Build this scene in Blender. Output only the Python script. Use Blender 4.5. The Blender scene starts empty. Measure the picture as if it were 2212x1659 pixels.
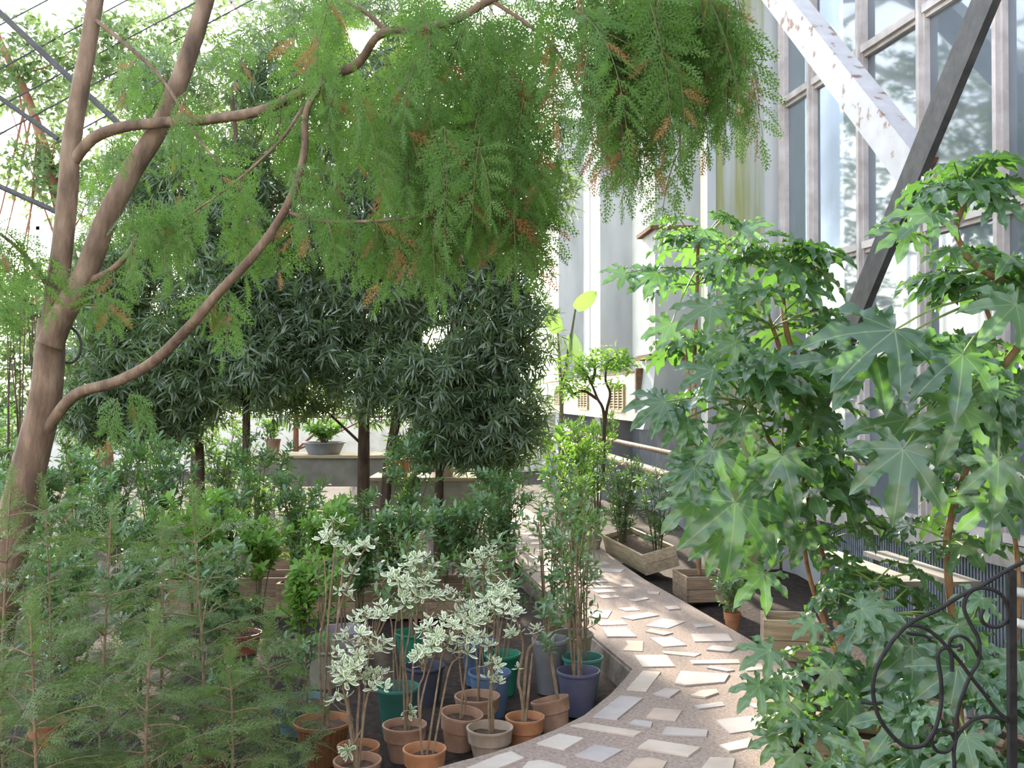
import bpy, math, random
import numpy as np
from mathutils import Vector, Matrix

random.seed(11)
rng = np.random.default_rng(11)
R = math.radians
scene = bpy.context.scene
col = scene.collection

# ------------------------------------------------------------------ camera
F = 2150.0                      # focal length in pixels of the 2212 x 1659 frame
PITCH = R(0.81)
CAMZ = 1.6
cam_d = bpy.data.cameras.new('camera'); cam_d.sensor_width = 36.0
cam_d.lens = F * 36.0 / 2212.0; cam_d.clip_end = 400
cam = bpy.data.objects.new('camera', cam_d); col.objects.link(cam)
cam.location = (0, 0, CAMZ); cam.rotation_euler = (R(90) + PITCH, 0, 0)
scene.camera = cam

# ------------------------------------------------------------------ light
SUN_AZ, SUN_EL = R(-8.45), R(19.8)
w = bpy.data.worlds.new('world'); scene.world = w; w.use_nodes = True
nt = w.node_tree; bg = nt.nodes['Background']
sky = nt.nodes.new('ShaderNodeTexSky'); sky.sky_type = 'NISHITA'
sky.sun_disc = True; sky.sun_size = R(1.6); sky.sun_intensity = 0.14
sky.sun_elevation = SUN_EL; sky.sun_rotation = SUN_AZ
sky.air_density = 1.0; sky.dust_density = 1.0; sky.ozone_density = 1.2
hs = nt.nodes.new('ShaderNodeHueSaturation'); hs.inputs['Saturation'].default_value = 0.62     # haze-whitened sky
nt.links.new(sky.outputs[0], hs.inputs['Color']); nt.links.new(hs.outputs[0], bg.inputs[0]); bg.inputs[1].default_value = 0.72
vs = scene.view_settings
vs.view_transform = 'Standard'; vs.look = 'None'; vs.gamma = 1.0
vs.use_curve_mapping = False; vs.exposure = 0.98

# ------------------------------------------------------------------ pixel helpers
def ray(u, v):
    cx = (u - 1106.0) / F; cz = (829.5 - v) / F
    return (cx, math.cos(PITCH) - cz * math.sin(PITCH), math.sin(PITCH) + cz * math.cos(PITCH))
def at(u, v, Y):
    d = ray(u, v); k = Y / d[1]
    return Vector((d[0] * k, Y, CAMZ + d[2] * k))
def ground(u, v, z=0.0):
    d = ray(u, v); k = (z - CAMZ) / d[2]
    return Vector((d[0] * k, d[1] * k, z))
WA = R(10.2); WQ = 4.5
WD = Vector((-math.sin(WA), math.cos(WA), 0)); WN = Vector((-math.cos(WA), -math.sin(WA), 0))
def onwall(u, v, off=0.0):
    d = ray(u, v); k = (WQ - off) / (d[0] * math.cos(WA) + d[1] * math.sin(WA))
    return Vector((d[0] * k, d[1] * k, CAMZ + d[2] * k))

# ------------------------------------------------------------------ materials
def new_mat(name):
    m = bpy.data.materials.new(name); m.use_nodes = True
    n = m.node_tree; b = n.nodes['Principled BSDF']; o = n.nodes['Material Output']
    return m, n, b, o
def ramp(n, stops):
    r = n.nodes.new('ShaderNodeValToRGB'); e = r.color_ramp.elements
    e[0].position = stops[0][0]; e[0].color = (*stops[0][1], 1)
    e[1].position = stops[-1][0]; e[1].color = (*stops[-1][1], 1)
    for p, c in stops[1:-1]:
        k = e.new(p); k.color = (*c, 1)
    return r
def noise_mat(name, stops, scale=8, rough=.8, bump=.2, detail=6, stretch=(1, 1, 1), bscale=None, spec=.3, obj_random=0.0):
    m, n, b, o = new_mat(name)
    tc = n.nodes.new('ShaderNodeTexCoord'); mp = n.nodes.new('ShaderNodeMapping')
    mp.inputs['Scale'].default_value = stretch
    n.links.new(tc.outputs['Object'], mp.inputs[0])
    tx = n.nodes.new('ShaderNodeTexNoise'); tx.inputs['Scale'].default_value = scale; tx.inputs['Detail'].default_value = detail
    n.links.new(mp.outputs[0], tx.inputs['Vector'])
    r = ramp(n, stops); n.links.new(tx.outputs['Fac'], r.inputs[0])
    out = r.outputs[0]
    if obj_random:
        oi = n.nodes.new('ShaderNodeObjectInfo'); hs = n.nodes.new('ShaderNodeHueSaturation')
        mr = n.nodes.new('ShaderNodeMapRange'); mr.inputs[3].default_value = 1 - obj_random; mr.inputs[4].default_value = 1 + obj_random
        n.links.new(oi.outputs['Random'], mr.inputs[0]); n.links.new(mr.outputs[0], hs.inputs['Value'])
        n.links.new(out, hs.inputs['Color']); out = hs.outputs[0]
    n.links.new(out, b.inputs['Base Color'])
    b.inputs['Roughness'].default_value = rough; b.inputs['Specular IOR Level'].default_value = spec
    if bump:
        t2 = n.nodes.new('ShaderNodeTexNoise'); t2.inputs['Scale'].default_value = bscale or scale * 3; t2.inputs['Detail'].default_value = 5
        n.links.new(mp.outputs[0], t2.inputs['Vector'])
        bp = n.nodes.new('ShaderNodeBump'); bp.inputs['Strength'].default_value = bump; bp.inputs['Distance'].default_value = .02
        n.links.new(t2.outputs['Fac'], bp.inputs['Height']); n.links.new(bp.outputs[0], b.inputs['Normal'])
    return m
def leaf_mat(name, dark, light, trans, rough=.4, tfac=.35, island=True, attr=None, attr_col=None, attr_rng=(.5, .9), spec=.5, bump=0):
    m, n, b, o = new_mat(name)
    if island:
        g = n.nodes.new('ShaderNodeNewGeometry'); src = g.outputs['Random Per Island']
    else:
        g = n.nodes.new('ShaderNodeObjectInfo'); src = g.outputs['Random']
    r = ramp(n, [(0, dark), (1, light)]); n.links.new(src, r.inputs[0])
    c = r.outputs[0]
    t = n.nodes.new('ShaderNodeBsdfTranslucent')
    tcol = n.nodes.new('ShaderNodeMix'); tcol.data_type = 'RGBA'; tcol.inputs[0].default_value = .6
    n.links.new(c, tcol.inputs[6]); tcol.inputs[7].default_value = (*trans, 1); tout = tcol.outputs[2]
    if attr:
        a = n.nodes.new('ShaderNodeAttribute'); a.attribute_name = attr
        mr = n.nodes.new('ShaderNodeMapRange'); mr.interpolation_type = 'SMOOTHSTEP'
        mr.inputs[1].default_value = attr_rng[0]; mr.inputs[2].default_value = attr_rng[1]
        n.links.new(a.outputs['Fac'], mr.inputs[0])
        mx = n.nodes.new('ShaderNodeMix'); mx.data_type = 'RGBA'
        n.links.new(mr.outputs[0], mx.inputs[0]); n.links.new(c, mx.inputs[6]); mx.inputs[7].default_value = (*attr_col, 1)
        c = mx.outputs[2]
        mx2 = n.nodes.new('ShaderNodeMix'); mx2.data_type = 'RGBA'
        n.links.new(mr.outputs[0], mx2.inputs[0]); n.links.new(tout, mx2.inputs[6]); mx2.inputs[7].default_value = (*attr_col, 1)
        tout = mx2.outputs[2]
    n.links.new(c, b.inputs['Base Color']); n.links.new(tout, t.inputs[0])
    b.inputs['Roughness'].default_value = rough; b.inputs['Specular IOR Level'].default_value = spec
    if bump:
        tc = n.nodes.new('ShaderNodeTexCoord'); tx = n.nodes.new('ShaderNodeTexNoise'); tx.inputs['Scale'].default_value = 3.5; tx.inputs['Detail'].default_value = 1
        n.links.new(tc.outputs['Object'], tx.inputs[0]); bm = n.nodes.new('ShaderNodeBump'); bm.inputs['Strength'].default_value = bump; bm.inputs['Distance'].default_value = .06
        n.links.new(tx.outputs['Fac'], bm.inputs['Height']); n.links.new(bm.outputs[0], b.inputs['Normal'])
    ms = n.nodes.new('ShaderNodeMixShader'); ms.inputs[0].default_value = tfac
    n.links.new(b.outputs[0], ms.inputs[1]); n.links.new(t.outputs[0], ms.inputs[2]); n.links.new(ms.outputs[0], o.inputs[0])
    return m
M = {}
M['strap'] = leaf_mat('strap_leaf_green', (.080, .108, .076), (.145, .190, .110), (.36, .64, .09), .28, .34, spec=.85)
M['shrub'] = leaf_mat('glossy_shrub_green', (.060, .130, .060), (.130, .235, .095), (.36, .66, .09), .28, .33, spec=.8)
M['bright'] = leaf_mat('bright_shrub_green', (.09, .22, .035), (.20, .36, .07), (.42, .75, .08), .40, .36)
M['far_leaf'] = leaf_mat('pale_tree_green', (.085, .15, .055), (.17, .24, .095), (.38, .56, .18), .5, .33)
M['cypress'] = leaf_mat('cypress_green', (.058, .132, .030), (.125, .220, .052), (.32, .60, .08), .6, .42, spec=.25)
M['cypress_brown'] = leaf_mat('cypress_brown', (.22, .12, .045), (.34, .20, .08), (.52, .30, .12), .7, .4, spec=.2)
M['sapling'] = leaf_mat('sapling_green', (.065, .120, .032), (.165, .225, .080), (.30, .50, .08), .5, .35, spec=.35)
M['fatsia'] = leaf_mat('fatsia_green', (.042, .098, .050), (.085, .160, .070), (.24, .60, .05), .27, .30, island=False,
                       attr='vein', attr_col=(.22, .32, .14), attr_rng=(.91, 1.0), spec=.9, bump=.10)
M['variegated'] = leaf_mat('variegated_leaf', (.20, .32, .14), (.34, .44, .22), (.5, .7, .3), .42, .25, island=False,
                           attr='edge', attr_col=(.93, .93, .78), attr_rng=(.15, .55))
M['bark'] = noise_mat('smooth_bark', [(.25, (.070, .047, .034)), (.55, (.20, .135, .092)), (.8, (.34, .25, .18))], 14, .85, .5, stretch=(1, 1, .35), bscale=60)
M['dark_bark'] = noise_mat('dark_bark', [(.3, (.045, .030, .022)), (.75, (.13, .085, .058))], 18, .9, .5, stretch=(1, 1, .3), bscale=50)
M['red_bark'] = noise_mat('reddish_bark', [(.3, (.22, .09, .055)), (.75, (.42, .20, .13))], 12, .85, .4, stretch=(1, 1, .3))
M['fatsia_bark'] = noise_mat('tan_stem_bark', [(.3, (.19, .105, .05)), (.7, (.40, .25, .13))], 25, .8, .5, stretch=(1, 1, .6), bscale=60)
M['twig'] = noise_mat('tan_twig', [(.3, (.15, .10, .065)), (.7, (.30, .22, .145))], 30, .8, .2)
M['green_twig'] = noise_mat('green_twig', [(.3, (.09, .085, .04)), (.7, (.17, .15, .07))], 30, .7, .2)
M['soil'] = noise_mat('dark_soil', [(.3, (.018, .012, .010)), (.6, (.045, .030, .024)), (.85, (.10, .07, .055))], 22, .95, .8, bscale=45)
M['pot_soil'] = noise_mat('potting_soil', [(.3, (.05, .03, .022)), (.7, (.15, .095, .07))], 40, .95, .8, bscale=80)
M['terracotta'] = noise_mat('terracotta_orange', [(.3, (.34, .15, .075)), (.6, (.52, .25, .13)), (.85, (.60, .38, .25))], 9, .8, .15, obj_random=.12)
M['terracotta_pink'] = noise_mat('terracotta_pink', [(.3, (.25, .14, .09)), (.6, (.42, .26, .185)), (.85, (.54, .41, .33))], 9, .85, .15, obj_random=.12)
M['terracotta_pale'] = noise_mat('terracotta_limed', [(.3, (.28, .21, .155)), (.6, (.43, .35, .285)), (.85, (.52, .41, .33))], 8, .85, .15, obj_random=.1)
M['terracotta_rib'] = noise_mat('terracotta_ribbed', [(.3, (.24, .11, .05)), (.7, (.42, .20, .10))], 9, .8, .2)
def plastic(name, c):
    return noise_mat(name, [(.35, tuple(x * .75 for x in c)), (.65, c), (.9, tuple(min(1, x * 1.3 + .03) for x in c))], 7, .5, .03, spec=.4)
M['teal'] = plastic('teal_plastic', (.06, .21, .17)); M['green_pl'] = plastic('green_plastic', (.03, .25, .15))
M['blue'] = plastic('blue_plastic', (.12, .185, .31)); M['purple'] = plastic('purple_plastic', (.105, .105, .17))
M['navy'] = plastic('navy_plastic', (.075, .08, .12)); M['lilac'] = plastic('lilac_plastic', (.46, .40, .46))
M['grey_pl'] = plastic('grey_plastic', (.27, .27, .29)); M['olive'] = plastic('olive_plastic', (.30, .29, .22))
M['basin'] = plastic('teal_basin', (.14, .25, .27)); M['white_pl'] = plastic('white_plastic', (.75, .75, .73)); M['red_pl'] = plastic('red_clay', (.40, .12, .09))
M['wood'] = noise_mat('weathered_wood', [(.3, (.20, .13, .085)), (.6, (.34, .24, .165)), (.85, (.46, .36, .27))], 6, .85, .4, stretch=(.6, 5, 8), bscale=20, obj_random=.2)
M['pale_wood'] = noise_mat('pale_wood', [(.3, (.34, .25, .16)), (.6, (.52, .42, .29)), (.85, (.62, .54, .42))], 6, .85, .4, stretch=(.6, 5, 8), bscale=20, obj_random=.12)
M['bench_wood'] = noise_mat('bench_grey', [(.3, (.19, .175, .15)), (.7, (.33, .31, .27))], 5, .8, .2)
M['mortar'] = noise_mat('pebble_mortar', [(.25, (.23, .165, .138)), (.5, (.345, .265, .225)), (.75, (.46, .37, .32))], 55, .85, .5, detail=8, bscale=120)
M['kerb'] = noise_mat('cement_kerb', [(.3, (.20, .16, .13)), (.7, (.40, .33, .28))], 9, .9, .5)
M['concrete'] = noise_mat('grey_concrete', [(.3, (.33, .34, .35)), (.6, (.45, .46, .47)), (.85, (.56, .56, .56))], 2.5, .85, .1, stretch=(1, 1, .25))
M['ledge'] = noise_mat('worn_ledge', [(.3, (.26, .23, .20)), (.6, (.44, .40, .36)), (.85, (.55, .52, .48))], 5, .85, .3)
M['white_wall'] = noise_mat('white_render', [(.25, (.66, .62, .55)), (.6, (.80, .78, .73)), (.9, (.86, .85, .82))], 2, .8, .05)
M['vent_wall'] = noise_mat('cream_panel', [(.2, (.50, .44, .35)), (.5, (.74, .68, .58)), (.9, (.80, .76, .68))], 3, .75, .05)
M['vent'] = noise_mat('ochre_louvre', [(.3, (.42, .30, .14)), (.7, (.58, .44, .24))], 9, .7, .1)
M['dado'] = noise_mat('dark_dado', [(.3, (.10, .11, .13)), (.7, (.20, .21, .23))], 4, .8, .2)
M['frame'] = noise_mat('aged_window_frame', [(.3, (.40, .35, .33)), (.6, (.56, .50, .48)), (.85, (.66, .63, .60))], 7, .65, .1)
M['pipe'] = noise_mat('painted_pipe', [(.3, (.26, .20, .15)), (.55, (.50, .45, .38)), (.85, (.62, .60, .55))], 12, .6, .1)
M['rusty_pipe'] = noise_mat('rusty_pipe', [(.3, (.16, .09, .06)), (.7, (.32, .22, .16))], 12, .8, .1)
M['dark_steel'] = noise_mat('dark_steel', [(.3, (.045, .045, .045)), (.7, (.085, .08, .078))], 10, .6, .1)
M['iron'] = noise_mat('black_iron', [(.3, (.010, .010, .011)), (.7, (.028, .026, .027))], 30, .6, .1, spec=.25)
M['grille'] = noise_mat('grille_metal', [(.3, (.12, .14, .16)), (.7, (.24, .27, .30))], 10, .5, .05)
M['roof_steel'] = noise_mat('pale_roof_steel', [(.3, (.45, .43, .41)), (.7, (.6, .58, .56))], 6, .7, .05)
M['rust'] = noise_mat('rust_trim', [(.3, (.10, .05, .03)), (.7, (.26, .15, .09))], 14, .9, .3)
M['outside'] = noise_mat('outside_ground', [(.3, (.16, .17, .13)), (.7, (.28, .28, .24))], .8, .95, 0)
# white box beam with flaking paint
m, n, b, o = new_mat('flaking_white_paint')
tc = n.nodes.new('ShaderNodeTexCoord'); t1 = n.nodes.new('ShaderNodeTexNoise'); t1.inputs['Scale'].default_value = 9; t1.inputs['Detail'].default_value = 9
n.links.new(tc.outputs['Object'], t1.inputs[0])
r = ramp(n, [(.33, (.20, .11, .07)), (.38, (.33, .26, .23)), (.40, (.44, .42, .43)), (.8, (.54, .53, .55))]); n.links.new(t1.outputs['Fac'], r.inputs[0])
n.links.new(r.outputs[0], b.inputs['Base Color']); b.inputs['Roughness'].default_value = .55; M['flaking'] = m
# stained concrete pier (green-yellow algae streaks are on the thing itself)
m, n, b, o = new_mat('algae_stained_concrete')
tc = n.nodes.new('ShaderNodeTexCoord'); mp = n.nodes.new('ShaderNodeMapping'); mp.inputs['Scale'].default_value = (4, 4, .22)
n.links.new(tc.outputs['Object'], mp.inputs[0])
t1 = n.nodes.new('ShaderNodeTexNoise'); t1.inputs['Scale'].default_value = 1.6; t1.inputs['Detail'].default_value = 6
n.links.new(mp.outputs[0], t1.inputs[0])
r = ramp(n, [(.36, (.40, .41, .40)), (.46, (.33, .34, .26)), (.54, (.27, .28, .11)), (.66, (.34, .35, .26)), (.78, (.44, .45, .42))]); n.links.new(t1.outputs['Fac'], r.inputs[0])
n.links.new(r.outputs[0], b.inputs['Base Color']); b.inputs['Roughness'].default_value = .85; M['stained'] = m
# paving slabs: every slab its own tint
m, n, b, o = new_mat('paving_stone')
oi = n.nodes.new('ShaderNodeObjectInfo')
r = ramp(n, [(0, (.50, .385, .32)), (.2, (.45, .385, .365)), (.4, (.55, .455, .39)), (.55, (.42, .375, .365)), (.72, (.57, .50, .44)), (.88, (.49, .37, .29))])
r.color_ramp.interpolation = 'CONSTANT'
n.links.new(oi.outputs['Random'], r.inputs[0])
tc = n.nodes.new('ShaderNodeTexCoord'); t1 = n.nodes.new('ShaderNodeTexNoise'); t1.inputs['Scale'].default_value = 6; t1.inputs['Detail'].default_value = 8
n.links.new(tc.outputs['Object'], t1.inputs[0])
mx = n.nodes.new('ShaderNodeMix'); mx.data_type = 'RGBA'; mx.blend_type = 'MULTIPLY'; mx.inputs[0].default_value = .8
r2 = ramp(n, [(.25, (.72, .68, .66)), (.6, (1, 1, 1))]); n.links.new(t1.outputs['Fac'], r2.inputs[0])
n.links.new(r.outputs[0], mx.inputs[6]); n.links.new(r2.outputs[0], mx.inputs[7]); n.links.new(mx.outputs[2], b.inputs['Base Color'])
b.inputs['Roughness'].default_value = .7; M['paver'] = m
def glass_mat(name, clear, veil, veil_fac, gloss, grough):
    m, n, b, o = new_mat(name); n.nodes.remove(b)
    tr = n.nodes.new('ShaderNodeBsdfTransparent'); tr.inputs[0].default_value = (*clear, 1)
    df = n.nodes.new('ShaderNodeBsdfDiffuse'); df.inputs[0].default_value = (*veil, 1)
    tl = n.nodes.new('ShaderNodeBsdfTranslucent'); tl.inputs[0].default_value = (*veil, 1)
    gl = n.nodes.new('ShaderNodeBsdfGlossy'); gl.inputs[1].default_value = grough
    tc = n.nodes.new('ShaderNodeTexCoord'); tx = n.nodes.new('ShaderNodeTexNoise'); tx.inputs['Scale'].default_value = 1.2
    n.links.new(tc.outputs['Object'], tx.inputs[0])
    mr = n.nodes.new('ShaderNodeMapRange'); mr.inputs[1].default_value = .3; mr.inputs[2].default_value = .75
    mr.inputs[3].default_value = max(0, veil_fac - .15); mr.inputs[4].default_value = min(1, veil_fac + .15)
    n.links.new(tx.outputs['Fac'], mr.inputs[0])
    m0 = n.nodes.new('ShaderNodeMixShader'); m0.inputs[0].default_value = .5
    n.links.new(df.outputs[0], m0.inputs[1]); n.links.new(tl.outputs[0], m0.inputs[2])
    m1 = n.nodes.new('ShaderNodeMixShader'); n.links.new(mr.outputs[0], m1.inputs[0])
    n.links.new(tr.outputs[0], m1.inputs[1]); n.links.new(m0.outputs[0], m1.inputs[2])
    m2 = n.nodes.new('ShaderNodeMixShader'); m2.inputs[0].default_value = gloss
    n.links.new(m1.outputs[0], m2.inputs[1]); n.links.new(gl.outputs[0], m2.inputs[2])
    n.links.new(m2.outputs[0], o.inputs[0]); return m
M['pane'] = glass_mat('grey_window_glass', (.55, .60, .66), (.40, .45, .50), .55, .17, .04)  # grey-blue body colour stands in for the room mirrored in the panes
M['roof_glass'] = glass_mat('roof_glass', (.95, .96, .96), (.8, .8, .8), .18, .04, .1)

# ------------------------------------------------------------------ mesh helpers
def link(o, parent=None):
    col.objects.link(o)
    if parent is not None: o.parent = parent
    return o
def tag(o, label=None, cat=None, group=None, kind=None):
    if label: o['label'] = label
    if cat: o['category'] = cat
    if group: o['group'] = group
    if kind: o['kind'] = kind
    return o
def empty(name, loc, label=None, cat=None, group=None, rz=0.0):
    e = bpy.data.objects.new(name, None); e.empty_display_size = .05
    e.location = loc; e.rotation_euler = (0, 0, rz); col.objects.link(e)
    return tag(e, label, cat, group)
def world_child(o, e):           # parent to an unrotated, unscaled Empty, keep world-space vertices
    o.parent = e; o.matrix_parent_inverse = Matrix.Translation(-Vector(e.location))
    return o
class MB:
    def __init__(s): s.v = []; s.f = []
    def add(s, vs, fs):
        k = len(s.v); s.v.extend(tuple(p) for p in vs); s.f.extend(tuple(i + k for i in f) for f in fs); return s
    def hexa(s, b4, t4):
        return s.add(list(b4) + list(t4), [(3, 2, 1, 0), (4, 5, 6, 7), (0, 1, 5, 4), (1, 2, 6, 5), (2, 3, 7, 6), (3, 0, 4, 7)])
    def box(s, lo, hi):
        a, b_, c = lo; d, e, f = hi
        return s.hexa([(a, b_, c), (d, b_, c), (d, e, c), (a, e, c)], [(a, b_, f), (d, b_, f), (d, e, f), (a, e, f)])
    def beam(s, p, q, wid, hei, side=None):
        p = Vector(p); q = Vector(q); d = (q - p).normalized()
        sd = Vector(side) if side is not None else d.cross(Vector((0, 0, 1)))
        if sd.length < 1e-4: sd = Vector((1, 0, 0))
        sd = (sd - d * sd.dot(d)).normalized(); u = sd.cross(d).normalized()
        a = sd * wid / 2; b_ = u * hei / 2
        return s.hexa([p - a - b_, p + a - b_, p + a + b_, p - a + b_], [q - a - b_, q + a - b_, q + a + b_, q - a + b_])
    def prism(s, poly, z0, z1):
        n_ = len(poly)
        vs_ = [(p[0], p[1], z0) for p in poly] + [(p[0], p[1], z1) for p in poly]
        return s.add(vs_, [tuple(range(n_))[::-1], tuple(range(n_, 2 * n_))] + [(i, (i + 1) % n_, n_ + (i + 1) % n_, n_ + i) for i in range(n_)])
    def tube(s, pts, rad, n_=8):
        pts = [Vector(p) for p in pts]; m_ = len(pts)
        if not hasattr(rad, '__len__'): rad = [rad] * m_
        ref = Vector((.31, .17, .93)); vs_ = []
        d0 = (pts[1] - pts[0]).normalized()
        a = d0.cross(ref); a = a.normalized() if a.length > 1e-3 else d0.orthogonal().normalized()
        for i in range(m_):
            d = (pts[min(i + 1, m_ - 1)] - pts[max(i - 1, 0)])
            d = d.normalized() if d.length > 1e-9 else d0
            a = (a - d * a.dot(d)).normalized(); b_ = d.cross(a)
            for k in range(n_):
                t = 2 * math.pi * k / n_
                vs_.append(pts[i] + (a * math.cos(t) + b_ * math.sin(t)) * rad[i])
        fs = [(i * n_ + k, i * n_ + (k + 1) % n_, (i + 1) * n_ + (k + 1) % n_, (i + 1) * n_ + k) for i in range(m_ - 1) for k in range(n_)]
        fs += [tuple(range(n_))[::-1], tuple(range((m_ - 1) * n_, m_ * n_))]
        return s.add(vs_, fs)
    def lathe(s, prof, n_=28, rib=0, ribs=24, cap=True):
        vs_ = []
        for (r_, z, *x) in prof:
            for k in range(n_):
                t = 2 * math.pi * k / n_; rr = r_ * (1 + (rib * math.cos(ribs * t) if x and x[0] else 0))
                vs_.append((rr * math.cos(t), rr * math.sin(t), z))
        m_ = len(prof)
        fs = [(i * n_ + k, i * n_ + (k + 1) % n_, (i + 1) * n_ + (k + 1) % n_, (i + 1) * n_ + k) for i in range(m_ - 1) for k in range(n_)]
        if cap: fs += [tuple(range(n_))[::-1], tuple(range((m_ - 1) * n_, m_ * n_))]
        return s.add(vs_, fs)
    def mesh(s, name, mat, smooth=False):
        me = bpy.data.meshes.new(name); me.from_pydata(s.v, [], s.f); me.materials.append(mat)
        if smooth:
            me.polygons.foreach_set('use_smooth', [True] * len(me.polygons))
            try: me.set_sharp_from_angle(angle=R(50))
            except Exception: pass
        me.update(); return me
    def build(s, name, mat, parent=None, smooth=False):
        o = bpy.data.objects.new(name, s.mesh(name, mat, smooth)); col.objects.link(o)
        if parent is not None:
            if parent.type == 'EMPTY': world_child(o, parent)
            else: o.parent = parent
        return o
    def local(s, name, mat, parent, smooth=False):     # vertices already in the parent's own frame
        o = bpy.data.objects.new(name, s.mesh(name, mat, smooth)); col.objects.link(o); o.parent = parent; return o
def spline(pts, per=5):
    P = [Vector(p) for p in pts]; P = [P[0] * 2 - P[1]] + P + [P[-1] * 2 - P[-2]]; out = []
    for i in range(1, len(P) - 2):
        for k in range(per):
            t = k / per; a, b_, c, d = P[i - 1], P[i], P[i + 1], P[i + 2]
            out.append(.5 * ((2 * b_) + (c - a) * t + (2 * a - 5 * b_ + 4 * c - d) * t * t + (3 * b_ - a - 3 * c + d) * t ** 3))
    out.append(P[-2]); return out
def taper(n_, a, b_): return [a + (b_ - a) * i / (n_ - 1) for i in range(n_)]
def tri_mesh(name, V, T, mat, smooth=True, attrs=None):
    me = bpy.data.meshes.new(name); nv, ntri = len(V), len(T)
    me.vertices.add(nv); me.vertices.foreach_set('co', np.ascontiguousarray(V, dtype=np.float32).ravel())
    me.loops.add(ntri * 3); me.loops.foreach_set('vertex_index', np.ascontiguousarray(T, dtype=np.int32).ravel())
    me.polygons.add(ntri); me.polygons.foreach_set('loop_start', np.arange(ntri, dtype=np.int32) * 3)
    if smooth: me.polygons.foreach_set('use_smooth', np.ones(ntri, dtype=bool))
    me.materials.append(mat)
    for k, a in (attrs or {}).items():
        at_ = me.attributes.new(k, 'FLOAT', 'POINT'); at_.data.foreach_set('value', np.asarray(a, dtype=np.float32))
    me.update(calc_edges=True); return me
def frames(t, nrm):
    t = t / np.linalg.norm(t, axis=1, keepdims=True)
    x = np.cross(t, nrm); L = np.linalg.norm(x, axis=1, keepdims=True)
    bad = (L[:, 0] < 1e-3); x[bad] = np.cross(t[bad], np.array([.3, .5, .8])); L = np.linalg.norm(x, axis=1, keepdims=True)
    x /= L; z = np.cross(x, t)
    return np.stack([x, t, z], axis=2)
def batch(tpl, pos, t, nrm, scale):
    tV, tT = tpl; Rm = frames(t, nrm)
    V = np.einsum('nij,vj->nvi', Rm, tV) * scale[:, None, None] + pos[:, None, :]
    n_, k = len(pos), len(tV)
    return V.reshape(-1, 3), (tT[None] + (np.arange(n_) * k)[:, None, None]).reshape(-1, 3)
def foliage(name, tpl, pos, t, nrm, scale, mat, parent):
    V, T = batch(tpl, np.asarray(pos, float), np.asarray(t, float), np.asarray(nrm, float), np.asarray(scale, float))
    o = bpy.data.objects.new(name, tri_mesh(name, V, T, mat)); col.objects.link(o); world_child(o, parent); o['kind'] = 'stuff'
    return o
def unit(n_):
    a = rng.normal(size=(n_, 3)); return a / np.linalg.norm(a, axis=1, keepdims=True)

# leaf templates: grow along +Y, face +Z
def strap_tpl(wd, droop=.12):
    V = np.array([(0, 0, 0), (-wd, .3, .03), (wd, .3, .03), (-wd * .9, .68, .0), (wd * .9, .68, .0), (0, 1, -droop)])
    return V, np.array([(0, 2, 1), (1, 2, 4), (1, 4, 3), (3, 4, 5)])
def oval_tpl(wd, fold=.06, droop=.12):
    V = np.array([(0, 0, 0), (-wd * .8, .3, fold), (0, .3, 0), (wd * .8, .3, fold), (-wd * .85, .65, fold * .6), (0, .65, -.03), (wd * .85, .65, fold * .6), (0, 1, -droop)])
    return V, np.array([(0, 2, 1), (0, 3, 2), (1, 2, 5), (1, 5, 4), (2, 3, 6), (2, 6, 5), (4, 5, 7), (5, 6, 7)])
STRAP = strap_tpl(.058); WIDE = strap_tpl(.2); OVAL = oval_tpl(.21); ROUND = oval_tpl(.27, .08, .08)
def strip(Vs, Ts, p, q, w0, w1, nrm=(0, 0, 1), tip=True):
    p = np.array(p, float); q = np.array(q, float); d = q - p; s = np.cross(d, nrm); s /= (np.linalg.norm(s) + 1e-9); k = len(Vs)
    if tip:
        Vs += [p - s * w0, p + s * w0, q]; Ts.append((k, k + 1, k + 2))
    else:
        Vs += [p - s * w0, p + s * w0, q + s * w1, q - s * w1]; Ts += [(k, k + 1, k + 2), (k, k + 2, k + 3)]
def spray_tpl(nodes=10, side=.42, sub=3, wid=.020, ang=48, seed=1, bend=.10, subang=40):
    rs = random.Random(seed); Vs, Ts = [], []
    pt = lambda s: np.array((.03 * math.sin(s * 5 + seed), s, -bend * s * s))
    for i in range(4): strip(Vs, Ts, pt(i / 4), pt((i + 1) / 4), wid * .7 * (1 - i / 5), wid * .7 * (1 - (i + 1) / 5), tip=False)
    for i in range(nodes):
        s = .10 + .86 * i / (nodes - 1); L = side * (1 - .72 * s ** 1.6) * rs.uniform(.8, 1.1)
        if s < .25: L *= .55 + s * 1.8
        for sg in (-1, 1):
            a = R(ang + rs.uniform(-8, 8)); d = np.array((sg * math.sin(a), math.cos(a), -.10))
            p = pt(s + (.02 if sg > 0 else 0)); q = p + d * L; strip(Vs, Ts, p, q, wid * .8, 0)
            for j in range(sub):
                f = .28 + .62 * j / max(1, sub - 1); l2 = L * .48 * (1 - .6 * f)
                for s2 in (-1, 1):
                    b_ = a + s2 * R(subang); d2 = np.array((sg * math.sin(b_), math.cos(b_), -.14)); pp = p + d * L * f
                    strip(Vs, Ts, pp, pp + d2 * l2 * rs.uniform(.8, 1.15), wid, 0)
    strip(Vs, Ts, pt(.95), pt(1.12), wid, 0)
    return np.array(Vs), np.array(Ts)
SPRAYS = [spray_tpl(nodes=8, sub=2, side=.36, ang=36, wid=.022, subang=32, seed=1), spray_tpl(nodes=8, sub=2, seed=2, side=.32, ang=33, wid=.022, subang=30), spray_tpl(nodes=8, sub=2, seed=3, side=.42, ang=40, bend=.25, wid=.022, subang=34)]
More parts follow.
